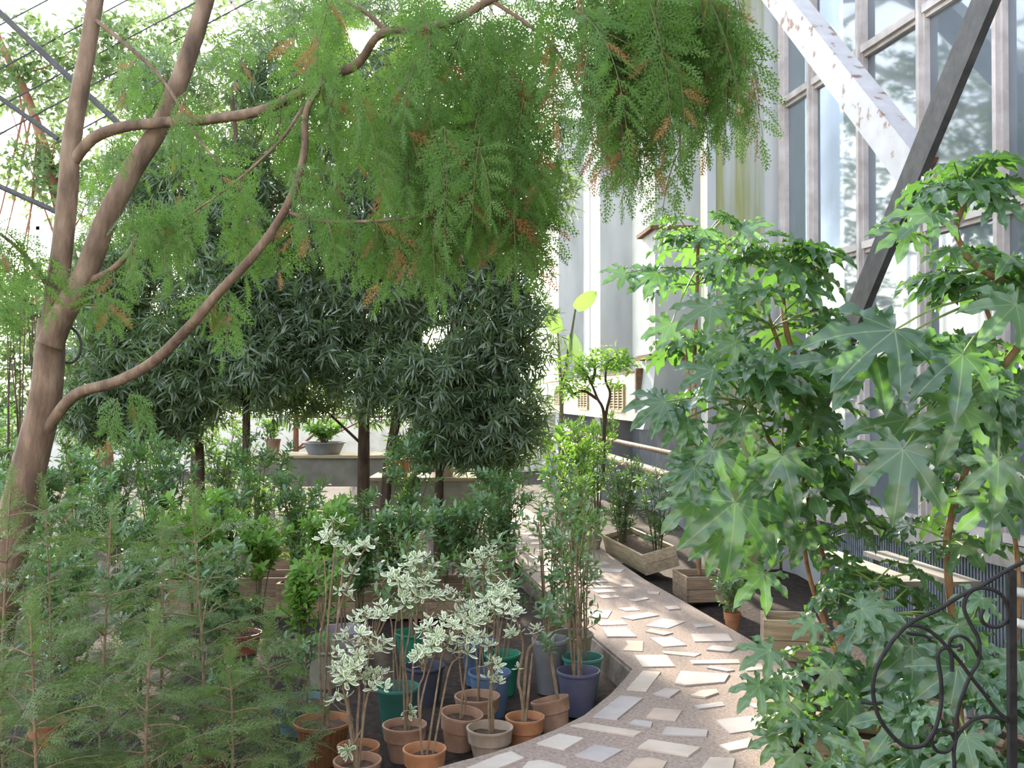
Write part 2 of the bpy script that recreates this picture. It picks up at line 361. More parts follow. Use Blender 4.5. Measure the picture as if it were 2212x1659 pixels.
WISPS = [spray_tpl(nodes=8, side=.50, sub=2, wid=.018, ang=38, seed=5, bend=.25, subang=30), spray_tpl(nodes=8, side=.42, sub=2, wid=.018, ang=33, seed=6, bend=.35, subang=28)]

# ================================================================== SETTING
BED = -0.15
# outside ground and the soil the beds are filled with
MB().box((-60, -30, -.42), (60, 90, -.34)).build('outside_ground', M['outside']).__setitem__('kind', 'structure')
def edge(pts, z=0.0): return [ground(u, v, z) for u, v in pts]
lead = edge([(1113, 1214), (1195, 1291), (1276, 1369), (1330, 1415), (1366, 1445)])
curve = edge([(1350, 1466), (1318, 1500), (1262, 1545), (1200, 1576), (1130, 1604), (1060, 1627), (980, 1648), (900, 1672)])
far_l = ground(1113, 1214) + WD * 11.0
tail = [Vector((-.85, 3.95, 0)), Vector((-1.6, 3.55, 0)), Vector((-3.2, 2.9, 0)), Vector((-3.2, -2.5, 0)), Vector((2.4, -2.5, 0)), Vector((1.4, 2.2, 0)), Vector((1.05, 3.6, 0))]
redge = edge([(1680, 1659), (1704, 1560), (1735, 1480), (1700, 1428), (1586, 1362), (1472, 1296), (1393, 1252), (1325, 1206)])
far_r = ground(1325, 1206) + WD * 11.0
path_poly = [far_l] + lead + curve + tail + redge + [far_r]
path = MB().prism([(p.x, p.y) for p in path_poly][::-1], -.13, 0.0).build('path', M['mortar']); path['kind'] = 'structure'
path['label'] = 'curving mortar path set with pale paving stones'
soil = MB(); nx, ny = 60, 60
hx = lambda x, y: BED + .02 * math.sin(x * 3.1 + y * 1.7) + .015 * math.sin(x * 7.3 - y * 5.1) + random.uniform(-.012, .012)
vs_ = [(-14 + 20 * i / nx, -3 + 27 * j / ny, hx(-14 + 20 * i / nx, -3 + 27 * j / ny)) for j in range(ny + 1) for i in range(nx + 1)]
soil.add(vs_, [(j * (nx + 1) + i, j * (nx + 1) + i + 1, (j + 1) * (nx + 1) + i + 1, (j + 1) * (nx + 1) + i) for j in range(ny) for i in range(nx)])
soil.build('floor', M['soil'], smooth=True)['kind'] = 'structure'
# rough cement side of the path, along the pot bed
ed = lead + curve + tail[:2]; kb = MB()
for a, b_ in zip([far_l] + ed[:-1], ed):
    a2, b2 = a + Vector((0, 0, -.018)), b_ + Vector((0, 0, -.018)); d = (b_ - a).normalized(); s_ = Vector((d.y, -d.x, 0)) * .0
    nrm = Vector((-d.y, d.x, 0)); nrm = nrm if nrm.dot(Vector((-1, .2, 0))) > 0 else -nrm
    o1, o2 = nrm * .012, nrm * .035
    kb.hexa([a2 + o2 + Vector((0, 0, -.16)), b2 + o2 + Vector((0, 0, -.16)), b2 - nrm * .02 + Vector((0, 0, -.16)), a2 - nrm * .02 + Vector((0, 0, -.16))],
            [a2 + o1, b2 + o1, b2 - nrm * .02, a2 - nrm * .02])
kb.build('path_kerb', M['kerb'])['kind'] = 'structure'

# paving stones, each its own slab proud of the mortar
Z5 = [[(660,95),(820,88),(855,108),(700,118)],[(950,175),(1080,155),(1120,163),(1010,188)],[(860,238),(985,228),(1045,255),(930,262)],
[(625,250),(820,258),(785,318),(640,312)],[(885,312),(1110,270),(1195,297),(980,332)],[(1080,378),(1220,318),(1405,345),(1265,400)],
[(705,345),(905,335),(945,368),(720,375)],[(740,400),(935,396),(1020,468),(780,470)],[(1083,425),(1130,405),(1308,437),(1235,457)],
[(1115,477),(1300,465),(1417,535),(1225,547)],[(925,495),(1070,500),(1065,583),(900,575),(945,530)],[(1445,445),(1745,443),(1783,503),(1475,507)],
[(1570,573),(1620,535),(1830,560),(1760,590)],[(1210,580),(1400,590),(1530,603),(1480,625),(1230,600)],[(992,613),(1255,612),(1325,705),(1060,710)],
[(1435,655),(1830,650),(1845,678),(1460,685)],[(1570,715),(1600,698),(1800,735),(1740,745)],[(1065,733),(1210,748),(1090,905),(930,890)],
[(1365,740),(1760,770),(1720,830),(1400,860),(1310,842)],[(1140,928),(1245,878),(1365,895),(1280,955)],[(1440,940),(1530,895),(1650,890),(1670,915),(1560,955)],
[(890,938),(1070,955),(860,1130),(665,1105)],[(1465,1015),(1700,985),(1720,1015),(1510,1045)],[(1150,1030),(1380,1055),(1325,1140),(1085,1115)],
[(945,1163),(1000,1130),(1143,1150),(1130,1195)],[(480,1175),(600,1155),(1065,1225),(1000,1265)],[(1250,1185),(1585,1215),(1575,1265),(1205,1250)],
[(1640,1130),(1985,1090),(2050,1120),(1960,1210),(1755,1240)],[(215,1320),(400,1240),(600,1280),(440,1370)],[(1110,1285),(1530,1355),(1430,1425),(1020,1355)],
[(680,1325),(910,1370),(740,1465),(520,1415)],[(1670,1330),(1930,1275),(1900,1350),(1750,1385)],[(1000,1445),(1110,1435),(1260,1465),(1200,1568),(900,1548)],
[(1600,1430),(1800,1440),(1780,1540),(1520,1530)],[(150,1465),(250,1455),(470,1508),(300,1600),(60,1560)],[(-400,1545),(-100,1415),(20,1385),(125,1435),(0,1490),(-300,1600)],
[(1900,1000),(2070,995),(2040,1045),(1940,1030)],[(700,140),(850,130),(880,152),(740,160)],[(600,58),(790,60),(850,74),(620,75)],
[(1460,370),(1600,358),(1640,380),(1490,395)],[(1090,105),(1200,108),(1190,130),(1110,126)],[(620,18),(760,14),(790,30),(650,36)],
[(1230,230),(1330,222),(1370,245),(1270,255)],[(880,55),(980,50),(1000,68),(900,72)],[(1860,690),(2010,680),(2030,730),(1890,740)]]
def stone(poly, h=.012):
    cx = sum(p.x for p in poly) / len(poly); cy = sum(p.y for p in poly) / len(poly)
    if sum((poly[i].x * poly[(i + 1) % len(poly)].y - poly[(i + 1) % len(poly)].x * poly[i].y) for i in range(len(poly))) < 0: poly = poly[::-1]
    mb = MB(); n_ = len(poly); ti = random.uniform(-.0015, .0015)
    lo = [(p.x, p.y, -.004) for p in poly]; hi = [(cx + (p.x - cx) * .975, cy + (p.y - cy) * .975, h + ti * (1 if i % 2 else -1)) for i, p in enumerate(poly)]
    mb.add(lo + hi, [tuple(range(n_, 2 * n_))] + [(i, (i + 1) % n_, n_ + (i + 1) % n_, n_ + i) for i in range(n_)])
    o = mb.mesh('paving_stone', M['paver']); ob = bpy.data.objects.new('paving_stone', o); col.objects.link(ob); ob.parent = path
for q in Z5:
    stone([ground(1100 + .27125 * x, 1250 + .27125 * y) for x, y in q], random.uniform(.004, .008))
def rand_stone(c, ax):
    L, W_ = random.uniform(.16, .34), random.uniform(.09, .2); a = ax + random.uniform(-.5, .5)
    pts = [(-L, -W_), (L * random.uniform(.6, 1), -W_), (L, W_), (-L * random.uniform(.6, 1), W_)]
    stone([Vector((c.x + x / 2 * math.cos(a) - y / 2 * math.sin(a), c.y + x / 2 * math.sin(a) + y / 2 * math.cos(a), 0)) for x, y in pts], .005)
for k in range(16):                                   # on towards the far end
    for lat in (.22, .5, .78):
        c = ground(1150, 1240).lerp(ground(1378, 1240), lat) + WD * (.2 + k * .42 + random.uniform(-.1, .1))
        rand_stone(c, WA + random.choice((0, 1.57)))
for y in np.arange(-2.2, 3.9, .42):                    # nearer than the frame's lower edge
    for x in np.arange(-2.6, 1.3, .48):
        if (y > 2.9 and x < -1.0) or (y > 2.2 and x > .9) or x > 1.2 + .0 * y: continue
        rand_stone(Vector((x + random.uniform(-.08, .08), y + random.uniform(-.08, .08), 0)), random.choice((0, 1.57)))

# ------------------------------------------------------------------ window wall on the right
def wp(s, z, off=0.0):           # point on the window wall: distance along it, height, distance into the room
    return Vector((WQ * math.cos(WA), WQ * math.sin(WA), 0)) + WD * s + WN * off + Vector((0, 0, z))
def s_of(u): p = onwall(u, 800); return (p - Vector((WQ * math.cos(WA), WQ * math.sin(WA), p.z))).dot(WD)
S1, S2, S3, S4, S0 = s_of(1765), s_of(1875), s_of(2005), s_of(2175), s_of(1702)
PW = (S1 - S4) / 3
LEDGE = onwall(1930, 1118).z
T2 = onwall(1790, 560).z; T1 = onwall(1790, 168).z; PH = T1 - T2
levels = [LEDGE + .02, T2, T1, T1 + PH, T1 + 2 * PH]
TOPZ = levels[-1]
SN_ = S1 - PW * 13
s_lines = [S0] + [S1 - PW * i for i in range(14)]
win = empty('window_1', wp(S2, LEDGE)); win['kind'] = 'structure'; win['label'] = 'tall steel framed window wall of grey panes'
def wall_box(mb, s0, s1, z0, z1, o0, o1):
    mb.hexa([wp(s0, z0, o0), wp(s1, z0, o0), wp(s1, z0, o1), wp(s0, z0, o1)], [wp(s0, z1, o0), wp(s1, z1, o0), wp(s1, z1, o1), wp(s0, z1, o1)])
for i, s in enumerate(s_lines):
    mb = MB(); hw = .045 if i else .05
    wall_box(mb, s - hw, s + hw, LEDGE, TOPZ, -.02, .05); wall_box(mb, s - hw * .45, s + hw * .45, LEDGE, TOPZ, .05, .085)
    mb.build('mullion', M['frame'], win)
for z in levels:
    for i in range(len(s_lines) - 1):
        mb = MB(); a, b_ = s_lines[i] - .045, s_lines[i + 1] + .045
        wall_box(mb, a, b_, z - .045, z + .045, -.02, .04); wall_box(mb, a, b_, z - .012, z + .05, .04, .075)
        mb.build('transom', M['frame'], win)
for j in range(len(levels) - 1):
    for i in range(len(s_lines) - 1):
        mb = MB(); wall_box(mb, s_lines[i] - .045, s_lines[i + 1] + .045, levels[j] + .04, levels[j + 1] - .04, -.006, .004)
        mb.build('pane', M['pane'], win)
for k in range(9):
    mb = MB(); wall_box(mb, S0 - .3 - k * 1.5, S0 + .15 - k * 1.5, -.3, TOPZ, -1.6, -.7); o = mb.build('pane_band_fin', M['concrete']); o['kind'] = 'structure'  # fins added outside so grey bands show through the panes
mb = MB(); wall_box(mb, SN_ - .1, S0 + 1, -.3, TOPZ * 1.15, -3.2, -3.0); o = mb.build('sky_block_wall', M['concrete']); o['kind'] = 'structure'  # added wall that hides the bright sky behind the panes
# ledge, low wall with grille
SN, SE = s_lines[-1] - .1, S0 + .1
mb = MB(); wall_box(mb, SN, SE, LEDGE - .12, LEDGE, -.25, .22); o = mb.build('trim_1', M['ledge']); o['kind'] = 'structure'; o['label'] = 'worn concrete ledge under the window wall'
mb = MB(); wall_box(mb, SN, SE, -.3, LEDGE - .12, -.25, .02); o = mb.build('wall_right', M['concrete']); o['kind'] = 'structure'
gr = empty('radiator_grille', wp(S2, BED), 'long grey radiator grille of upright bars below the window ledge', 'grille')
gm = MB()
for s in np.arange(s_of(2212) - 1.2, s_of(1800), .035): wall_box(gm, s, s + .018, BED + .02, LEDGE - .14, .10, .13)
g_ = gm.build('grille_bars', M['grille'], gr); g_['kind'] = 'stuff'
for z in (BED + .12, .22, LEDGE - .2):
    mb = MB(); wall_box(mb, s_of(2212) - 1.2, s_of(1800), z, z + .03, .085, .1); mb.build('rail', M['grille'], gr)
# heating pipes in front of the windows
def pipe(label, pts, r_, mat='pipe', name='heating_pipe', cat='pipe'):
    o = MB().tube(pts, r_, 12).build(name, M[mat], None, True); return tag(o, label, cat)
pz = onwall(1786, 985, .3).z
pipe('pale heating pipe running along the window wall behind the big-leaved shrubs', [wp(SN + 1, pz, .3), wp(S2, pz, .3), wp(S0 + .6, pz, .3)], .042)
# diagonal braces
b0, b1 = onwall(1640, -70, .75), onwall(1985, 372, .75)
br = empty('white_brace', onwall(1985, 372, .75), 'thick white box brace with flaking paint slanting across the window', 'beam')
d = (b1 - b0); b0 = b0 - d * 1.2
MB().beam(b0, b1, .16, .24, WN).build('box_beam', M['flaking'], br)
MB().beam(b1, b1 + d.normalized() * .55, .09, .10, WN).build('tie_end', M['flaking'], br)
MB().beam(b1 - d.normalized() * .02, b1 + d.normalized() * .015, .165, .245, WN).build('end_cap', M['rust'], br)
db = empty('dark_brace', onwall(1800, 800, .95), 'dark steel bar slanting down to the left across the window', 'beam')
k0, k1 = onwall(2165, -85, .95), onwall(1770, 870, .95)
dk = k1 - k0
MB().beam(k0 - dk * .35, k1 + dk * .25, .05, .19, WN).build('steel_bar', M['dark_steel'], db)
gp = onwall(1980, 375, .92)
MB().hexa([onwall(u, v, .90) for u, v in ((1955, 380), (2050, 375), (2060, 400), (1985, 405))], [onwall(u, v, .93) for u, v in ((1955, 380), (2050, 375), (2060, 400), (1985, 405))]).build('gusset_plate', M['flaking'], db)

# ------------------------------------------------------------------ concrete piers and white bays beyond
BA = R(5.0); B0 = onwall(1680, 800); B0.z = 0
BD = Vector((-math.sin(BA), math.cos(BA), 0)); BN = Vector((-math.cos(BA), -math.sin(BA), 0))
def bp_(t, z, off=0.0): return B0 + BD * t + BN * off + Vector((0, 0, z))
def bay_box(mb, t0, t1, z0, z1, o0, o1):
    mb.hexa([bp_(t0, z0, o0), bp_(t1, z0, o0), bp_(t1, z0, o1), bp_(t0, z0, o1)], [bp_(t0, z1, o0), bp_(t1, z1, o0), bp_(t1, z1, o1), bp_(t0, z1, o1)]); return mb
HZ = TOPZ
piers = [(0.0, .55, .74, 'stained'), (2.47, .75, .70, 'concrete'), (6.9, .6, .62, 'concrete'), (12.2, .6, .62, 'concrete')]
for i, (t, th, pr, mt) in enumerate(piers):
    pe = empty('concrete_pier', bp_(t, BED), rz=0); pe['kind'] = 'structure'
    pe['label'] = ['broad concrete pier streaked green and yellow beside the window', 'grey concrete pier with a flared foot and dark cornice', 'pale blue-grey concrete pier between two white bays', 'farthest pale concrete pier behind the strap-leaved trees'][i]
    mb = MB()
    if i == 0:
        bay_box(mb, t, t + th, -.3, HZ, -.3, pr - .09); mb.build('shaft', M[mt], pe)
        bay_box(MB(), t - .02, t + .1, -.3, HZ, pr - .09, pr).build('edge_strip', M['concrete'], pe)
        bay_box(MB(), t - .035, t, -.3, HZ, .0, .14).build('side_strip', M['concrete'], pe)
    elif i == 1:
        zc, zt = 2.13, 3.77
        bay_box(mb, t, t + th, zc, HZ, -.3, pr).build('shaft', M[mt], pe)
        fl = MB(); N = 8
        for k in range(N):
            z0, z1 = 1.2 + (zc - 1.2) * k / N, 1.2 + (zc - 1.2) * (k + 1) / N
            f0, f1 = pr + .16 * (1 - (k / N)) ** 2, pr + .16 * (1 - ((k + 1) / N)) ** 2
            fl.hexa([bp_(t, z0, -.3), bp_(t + th, z0, -.3), bp_(t + th, z0, f0), bp_(t, z0, f0)], [bp_(t, z1, -.3), bp_(t + th, z1, -.3), bp_(t + th, z1, f1), bp_(t, z1, f1)])
        fl.build('flared_foot', M[mt], pe)
        bay_box(MB(), t - .05, t + th + .05, zc - .03, zc + .03, -.2, pr + .09).build('cornice', M['rust'], pe)
        bay_box(MB(), t - .04, t + th + .04, zt - .025, zt + .025, -.2, pr + .07).build('cornice', M['rust'], pe)
    else:
        bay_box(mb, t, t + th, -.3, HZ, -.3, pr).build('shaft', M[mt], pe)
far = empty('wall_back', bp_(6, 0)); far['kind'] = 'structure'; far['label'] = 'sunlit white wall bays with louvred panels beyond the piers'
bounds = [(.55, 2.47), (3.22, 6.9), (7.5, 12.2), (12.8, 18.5)]
for k, (a, b_) in enumerate(bounds):
    bay_box(MB(), a, b_, 2.0, HZ, -.2, .06).build('white_panel', M['white_wall'], far)
    bay_box(MB(), a, b_, -.3, 2.0, -.2, .10).build('dado', M['dado'], far)
    nst = int((b_ - a) / 1.15)
    for q in range(1, nst + 1):
        t = a + (b_ - a) * q / (nst + 1)
        bay_box(MB(), t - .012, t + .012, 2.03, HZ, .06, .075).build('joint_strip', M['concrete'], far)
bay_box(MB(), 3.24, 18.5, 1.28, 1.95, .1, .75).build('vent_panel', M['vent_wall'], far)
bay_box(MB(), 3.22, 18.5, 1.95, 1.975, .1, .77).build('panel_cap', M['rust'], far)
bay_box(MB(), 3.16, 3.24, 1.22, 2.0, .1, .80).build('panel_end', M['rust'], far)
# louvred vents in the cream panels
for t, lab in ((4.13, 'ochre louvred vent in the cream panel next to the flared pier'), (7.3, 'ochre louvred vent behind the small airy tree, middle of three'), (10.7, 'pale louvred vent farthest along the cream panel, half behind leaves')):
    v = empty('louvre_vent', bp_(t, 1.4, .75), lab, 'vent', 'louvred vents in the cream wall panel'); W_ = 1.08; z0, z1 = 1.42, 1.76
    bay_box(MB(), t, t + W_, z0, z1, .745, .755).build('backing', M['dado'], v)
    for x in (0, .34, .68, W_ - .05): bay_box(MB(), t + x, t + x + .06, z0 - .02, z1 + .02, .75, .785).build('upright', M['vent'], v)
    for z in (z0 - .03, z1): bay_box(MB(), t, t + W_, z, z + .04, .75, .785).build('frame_bar', M['vent'], v)
    for z in np.arange(z0 + .03, z1 - .02, .04):
        MB().hexa([bp_(t, z, .752), bp_(t + W_, z, .752), bp_(t + W_, z - .014, .778), bp_(t, z - .014, .778)], [bp_(t, z + .01, .752), bp_(t + W_, z + .01, .752), bp_(t + W_, z - .004, .778), bp_(t, z - .004, .778)]).build('slat', M['vent'], v)
pipe('thin rusty heating pipe on the dark wall beyond the piers', [bp_(.3, 1.0, .6), bp_(.3, 1.0, .88), bp_(.34, 1.0, .94), bp_(.42, 1.0, .95), bp_(4, 1.0, .95), bp_(12, 1.0, .95)], .03, 'rusty_pipe')
pipe('thick mossy heating pipe low on the dark wall beyond the piers', [bp_(.3, .74, .6), bp_(.3, .74, .86), bp_(.36, .74, .93), bp_(.46, .74, .95), bp_(4, .74, .95), bp_(12, .74, .95)], .06, 'rusty_pipe')
# far end of the glasshouse: white framed glazing on a low wall
ey = 24.0
en = empty('window_2', (-6, ey, 0)); en['kind'] = 'structure'; en['label'] = 'pale framed glazed end wall far behind the trees'
MB().box((-14, ey - .1, -.3), (1.4, ey + .1, 1.1)).build('low_wall', M['vent_wall'], en)
for i, x in enumerate(np.arange(-14, 1.5, 1.28)):
    MB().box((x - .04, ey - .05, 1.1), (x + .04, ey + .05, 8.2)).build('mullion', M['roof_steel'], en)
for z in (1.15, 3.4, 5.7, 8.0): MB().box((-14, ey - .05, z - .04), (1.4, ey + .05, z + .04)).build('transom', M['roof_steel'], en)
for z0, z1 in ((1.15, 3.4), (3.4, 5.7), (5.7, 8.0)): MB().box((-14, ey - .005, z0), (1.4, ey + .005, z1)).build('pane', M['roof_glass'], en)
# wall added behind the viewer to cut frontal light; glazed left side's low wall
MB().box((-14, -3.6, -.3), (6.5, -3.3, 6.2)).build('light_block_wall', M['concrete'])['kind'] = 'structure'
MB().box((-14.3, -3.6, -.3), (-14.0, 24.2, 1.6)).build('wall_left', M['vent_wall'])['kind'] = 'structure'
# glass roof
ce = empty('ceiling', (0, 8, TOPZ)); ce['kind'] = 'structure'; ce['label'] = 'glazed roof on pale steel rafters'
zr, zl = TOPZ + .1, TOPZ + 2.2
def roofpt(x, y): return Vector((x, y, zr + (zl - zr) * (5 - x) / 11 if x > -6 else zl - (zl - zr) * (-6 - x) / 9))
for y in np.arange(-4, 25, 2.8):
    MB().beam(roofpt(5, y), roofpt(-6, y), .09, .16).build('rafter', M['roof_steel'], ce)
    MB().beam(roofpt(-6, y), roofpt(-14, y), .09, .16).build('rafter', M['roof_steel'], ce)
for x in (4.9, 2, -.4, -2.2, -6, -8.5, -11, -14):
    a, b_ = roofpt(x, -4), roofpt(x, 24.6); MB().beam(a, b_, .07, .1).build('purlin', M['roof_steel'], ce)
for x0, x1 in ((5, 2), (2, -.4), (-.4, -2.2), (-2.2, -6), (-6, -8.5), (-8.5, -11), (-11, -14)):
    a, b_, c, d = roofpt(x0, -4), roofpt(x1, -4), roofpt(x1, 24.6), roofpt(x0, 24.6)
    up = Vector((0, 0, .06)); u2 = Vector((0, 0, .066))
    MB().hexa([a + up, b_ + up, c + up, d + up], [a + u2, b_ + u2, c + u2, d + u2]).build('roof_pane', M['roof_glass'], ce)

# ================================================================== BIG TREES
def px_path(pts, D=None):
    return [at(p[0], p[1], p[2] if len(p) > 2 else D) for p in pts]
# --- the smooth-barked conifer on the left whose branches hang across the picture
tree = empty('cypress_tree', at(-60, 1612, 5.0) * Vector((1, 1, 0)) if False else Vector((at(-40, 1500, 5.0).x, 5.0, BED)),
             'smooth-barked forked conifer with drooping flat green sprays, at the left edge', 'tree')
def limb(name, pts, r0, r1, D=None, parent=tree, mat='bark', n_=10, per=6):
    sp = spline(px_path(pts, D), per); return MB().tube(sp, taper(len(sp), r0, r1), n_).build(name, M[mat], parent, True), sp
limb('trunk', [(-45, 1620), (-10, 1350), (35, 1120), (70, 980), (98, 860), (108, 760), (112, 690)], .10, .066, 5.0, n_=14)
limb('stem', [(110, 760), (118, 660), (134, 540), (148, 400), (153, 320), (172, 200), (192, 90), (215, -60), (230, -200)], .058, .036, 5.0, n_=12)
limb('stem', [(108, 745), (135, 680), (185, 590), (232, 470), (290, 360), (338, 285), (385, 180), (430, 50), (465, -80), (500, -220)], .064, .036, 4.95, n_=12)
br_paths = []
for pts, r0, r1 in [
    ([(95, 935, 4.98), (160, 855, 4.9), (250, 825, 4.8), (330, 782, 4.7), (410, 705, 4.6), (470, 635, 4.55), (545, 555, 4.5), (600, 480, 4.45), (640, 400, 4.4), (658, 320, 4.4), (662, 240, 4.4), (700, 170, 4.4)], .030, .013),
    ([(155, 352, 5), (200, 300, 4.95), (262, 275, 4.9), (345, 265, 4.85), (450, 258, 4.8), (560, 240, 4.7), (640, 205, 4.6), (700, 168, 4.5), (770, 140, 4.4), (820, 75, 4.3), (900, 62, 4.2), (980, 45, 4.1), (1060, 0, 4.0), (1180, -50, 3.9), (1340, -75, 3.8), (1520, -70, 3.75)], .030, .012),
    ([(612, 455, 4.45), (690, 478, 4.4), (800, 478, 4.35), (900, 470, 4.3), (990, 462, 4.3)], .010, .004),
    ([(880, 330, 4.4), (930, 390, 4.4), (965, 412, 4.4), (1010, 428, 4.4), (1100, 444, 4.4), (1195, 447, 4.4)], .010, .004),
    ([(185, 612, 4.95), (245, 580, 4.9), (285, 535, 4.85), (300, 485, 4.8)], .020, .009),
    ([(118, 640, 5), (70, 570, 4.9), (20, 520, 4.8), (-40, 480, 4.7)], .014, .006),
    ([(190, 30, 5), (300, 120, 4.9), (360, 185, 4.85), (430, 300, 4.8), (480, 360, 4.75)], .012, .004),
    ([(700, 165, 4.5), (650, 240, 4.5), (600, 310, 4.5), (500, 400, 4.5), (400, 470, 4.5)], .010, .004),
    ([(830, 62, 4.3), (780, 20, 4.3), (700, -20, 4.3)], .012, .006),
    ([(1060, 0, 4.0), (1150, 60, 4.0), (1210, 120, 4.0), (1260, 230, 4.0)], .009, .004),
    ([(830, 120, 4.4), (860, 190, 4.4), (910, 250, 4.4), (940, 330, 4.4)], .010, .004),
    ([(1250, -60, 3.85), (1300, 60, 3.8), (1330, 200, 3.75), (1352, 330, 3.7)], .008, .003),
    ([(1400, -70, 3.8), (1430, 80, 3.7), (1465, 250, 3.7), (1470, 350, 3.7)], .008, .003),
    ([(1500, -70, 3.75), (1540, 40, 3.7), (1585, 130, 3.7)], .008, .003)]:
    _, sp = limb('branch', pts, r0, r1, None); br_paths.append(sp)
# hanging plumes: a drooping twig that carries flat sprays left and right
SPOS = {'g': [], 'b': []}; twg = MB()
def plume(p, length, lean, brown=0.0, dens=1.0, size=.14, tw=True):
    p = Vector(p); d = Vector(lean).normalized(); n_ = max(4, int(length / .055 * dens)); pts = []
    yaw = random.uniform(-1.0, 1.0)
    face = Vector((math.sin(yaw), -math.cos(yaw), random.uniform(-.2, .5)))
    for i in range(n_ + 1):
        f = i / n_; dd = (d * (1 - f * .75) + Vector((0, 0, -1)) * f * 1.1).normalized()
        q = (pts[-1] + dd * length / n_) if pts else p; pts.append(q)
        if (q - at(787, 80, q.y)).length < .11: continue
        side = dd.cross(face); side = side.normalized() if side.length > 1e-3 else Vector((1, 0, 0))
        L = size * (1.15 - .55 * f) * random.uniform(.8, 1.2)
        for sg in (-1, 1) if i < n_ else (0,):
            t = dd * .9 + side * sg * .75 + Vector((random.gauss(0, .12), random.gauss(0, .12), random.gauss(0, .12)))
            nr = face + Vector((random.gauss(0, .35), random.gauss(0, .35), random.gauss(0, .35)))
            SPOS['b' if random.random() < brown else 'g'].append((tuple(q), tuple(t), tuple(nr), L * (1.2 if sg == 0 else 1)))
    if tw: twg.tube(pts, taper(len(pts), .0026, .0010), 4)
SUNP = at(787, 80, 4.4)
def area(u0, u1, v0, v1, D0, D1, n_, ln=(.25, .45), lean=(.15, 0, -.6), brown=.04, size=.14, dens=1.0, ok=None):
    for _ in range(n_):
        u, v = random.uniform(u0, u1), random.uniform(v0, v1)
        if ok and not ok(u, v): continue
        D = random.uniform(D0, D1); p = at(u, v, D)
        q = at(787, 80, D)
        if (p - q).length < .15 or ((p.x - q.x) ** 2 < .01 and 0 < p.z - q.z < .35): continue
        a = Vector(lean) + Vector((random.gauss(0, .35), random.gauss(0, .35), random.gauss(0, .15)))
        plume(p, random.uniform(*ln), a, brown, dens, size)
area(640, 1180, -60, 200, 4.0, 4.6, 62, (.25, .45))
area(800, 1150, 150, 330, 4.0, 4.5, 34, (.28, .45))
area(560, 860, 150, 430, 4.3, 4.8, 20, (.2, .38), brown=.07)
area(860, 1180, 330, 480, 4.2, 4.5, 24, (.2, .36), brown=.16)
area(700, 960, 470, 500, 4.25, 4.4, 12, (.2, .34), brown=.10)
area(980, 1200, 430, 460, 4.3, 4.45, 12, (.18, .32), brown=.22)
area(1180, 1420, -80, 30, 3.6, 3.9, 24, (.40, .62), (.25, 0, -.8), brown=.10, size=.15)
area(1380, 1600, -80, 20, 3.5, 3.8, 23, (.35, .55), (.2, 0, -.8), brown=.05, size=.15)
area(1230, 1330, 60, 170, 3.7, 3.85, 7, (.38, .50), (.35, 0, -.8), brown=.35, size=.14)
area(1410, 1490, 70, 190, 3.65, 3.75, 7, (.36, .45), (.1, 0, -.9), brown=.03, size=.13)
area(200, 560, 60, 420, 5.2, 5.6, 12, (.18, .34), brown=.08, size=.13)
area(280, 560, 400, 500, 4.5, 4.8, 13, (.18, .34), brown=.03, size=.14)
area(-60, 120, 480, 560, 4.6, 4.9, 7, (.18, .3), size=.13)
area(-70, 20, 610, 660, 4.2, 4.4, 4, (.12, .2), size=.13, brown=0)
for u, v in ((215, 615), (228, 640), (455, 640), (490, 625), (505, 680), (280, 850), (320, 870), (255, 860), (600, 520), (640, 470), (240, 300), (400, 200), (370, 250)):
    plume(at(u, v, 4.6), random.uniform(.10, .2), (random.uniform(-.4, .4), 0, -.6), .08, 1, .13)
for sp in br_paths[1:]:
    for p in sp[(36 if sp is br_paths[1] else 6)::5]:
        if (p - at(787, 80, p.y)).length < .2: continue
        plume(p, random.uniform(.15, .3), (random.uniform(-.6, .6), random.uniform(-.5, .5), -.3), .06, 1, .13)
def spray_build(kind, name, mat, tpls, parent):
    items = SPOS[kind]
    if not items: return
    Vs, Ts, off = [], [], 0; idx = rng.integers(0, len(tpls), len(items))
    for k, tp in enumerate(tpls):
        sel = [it for it, j in zip(items, idx) if j == k]
        if not sel: continue
        V, T = batch(tp, np.array([s[0] for s in sel]), np.array([s[1] for s in sel]), np.array([s[2] for s in sel]), np.array([s[3] for s in sel]))
        Vs.append(V); Ts.append(T + off); off += len(V)
    o = bpy.data.objects.new(name, tri_mesh(name, np.concatenate(Vs), np.concatenate(Ts), M[mat])); col.objects.link(o); world_child(o, parent); o['kind'] = 'stuff'
spray_build('g', 'foliage', 'cypress', SPRAYS, tree); spray_build('b', 'dead_foliage', 'cypress_brown', SPRAYS, tree)
twg.build('twigs', M['green_twig'], tree)['kind'] = 'stuff'

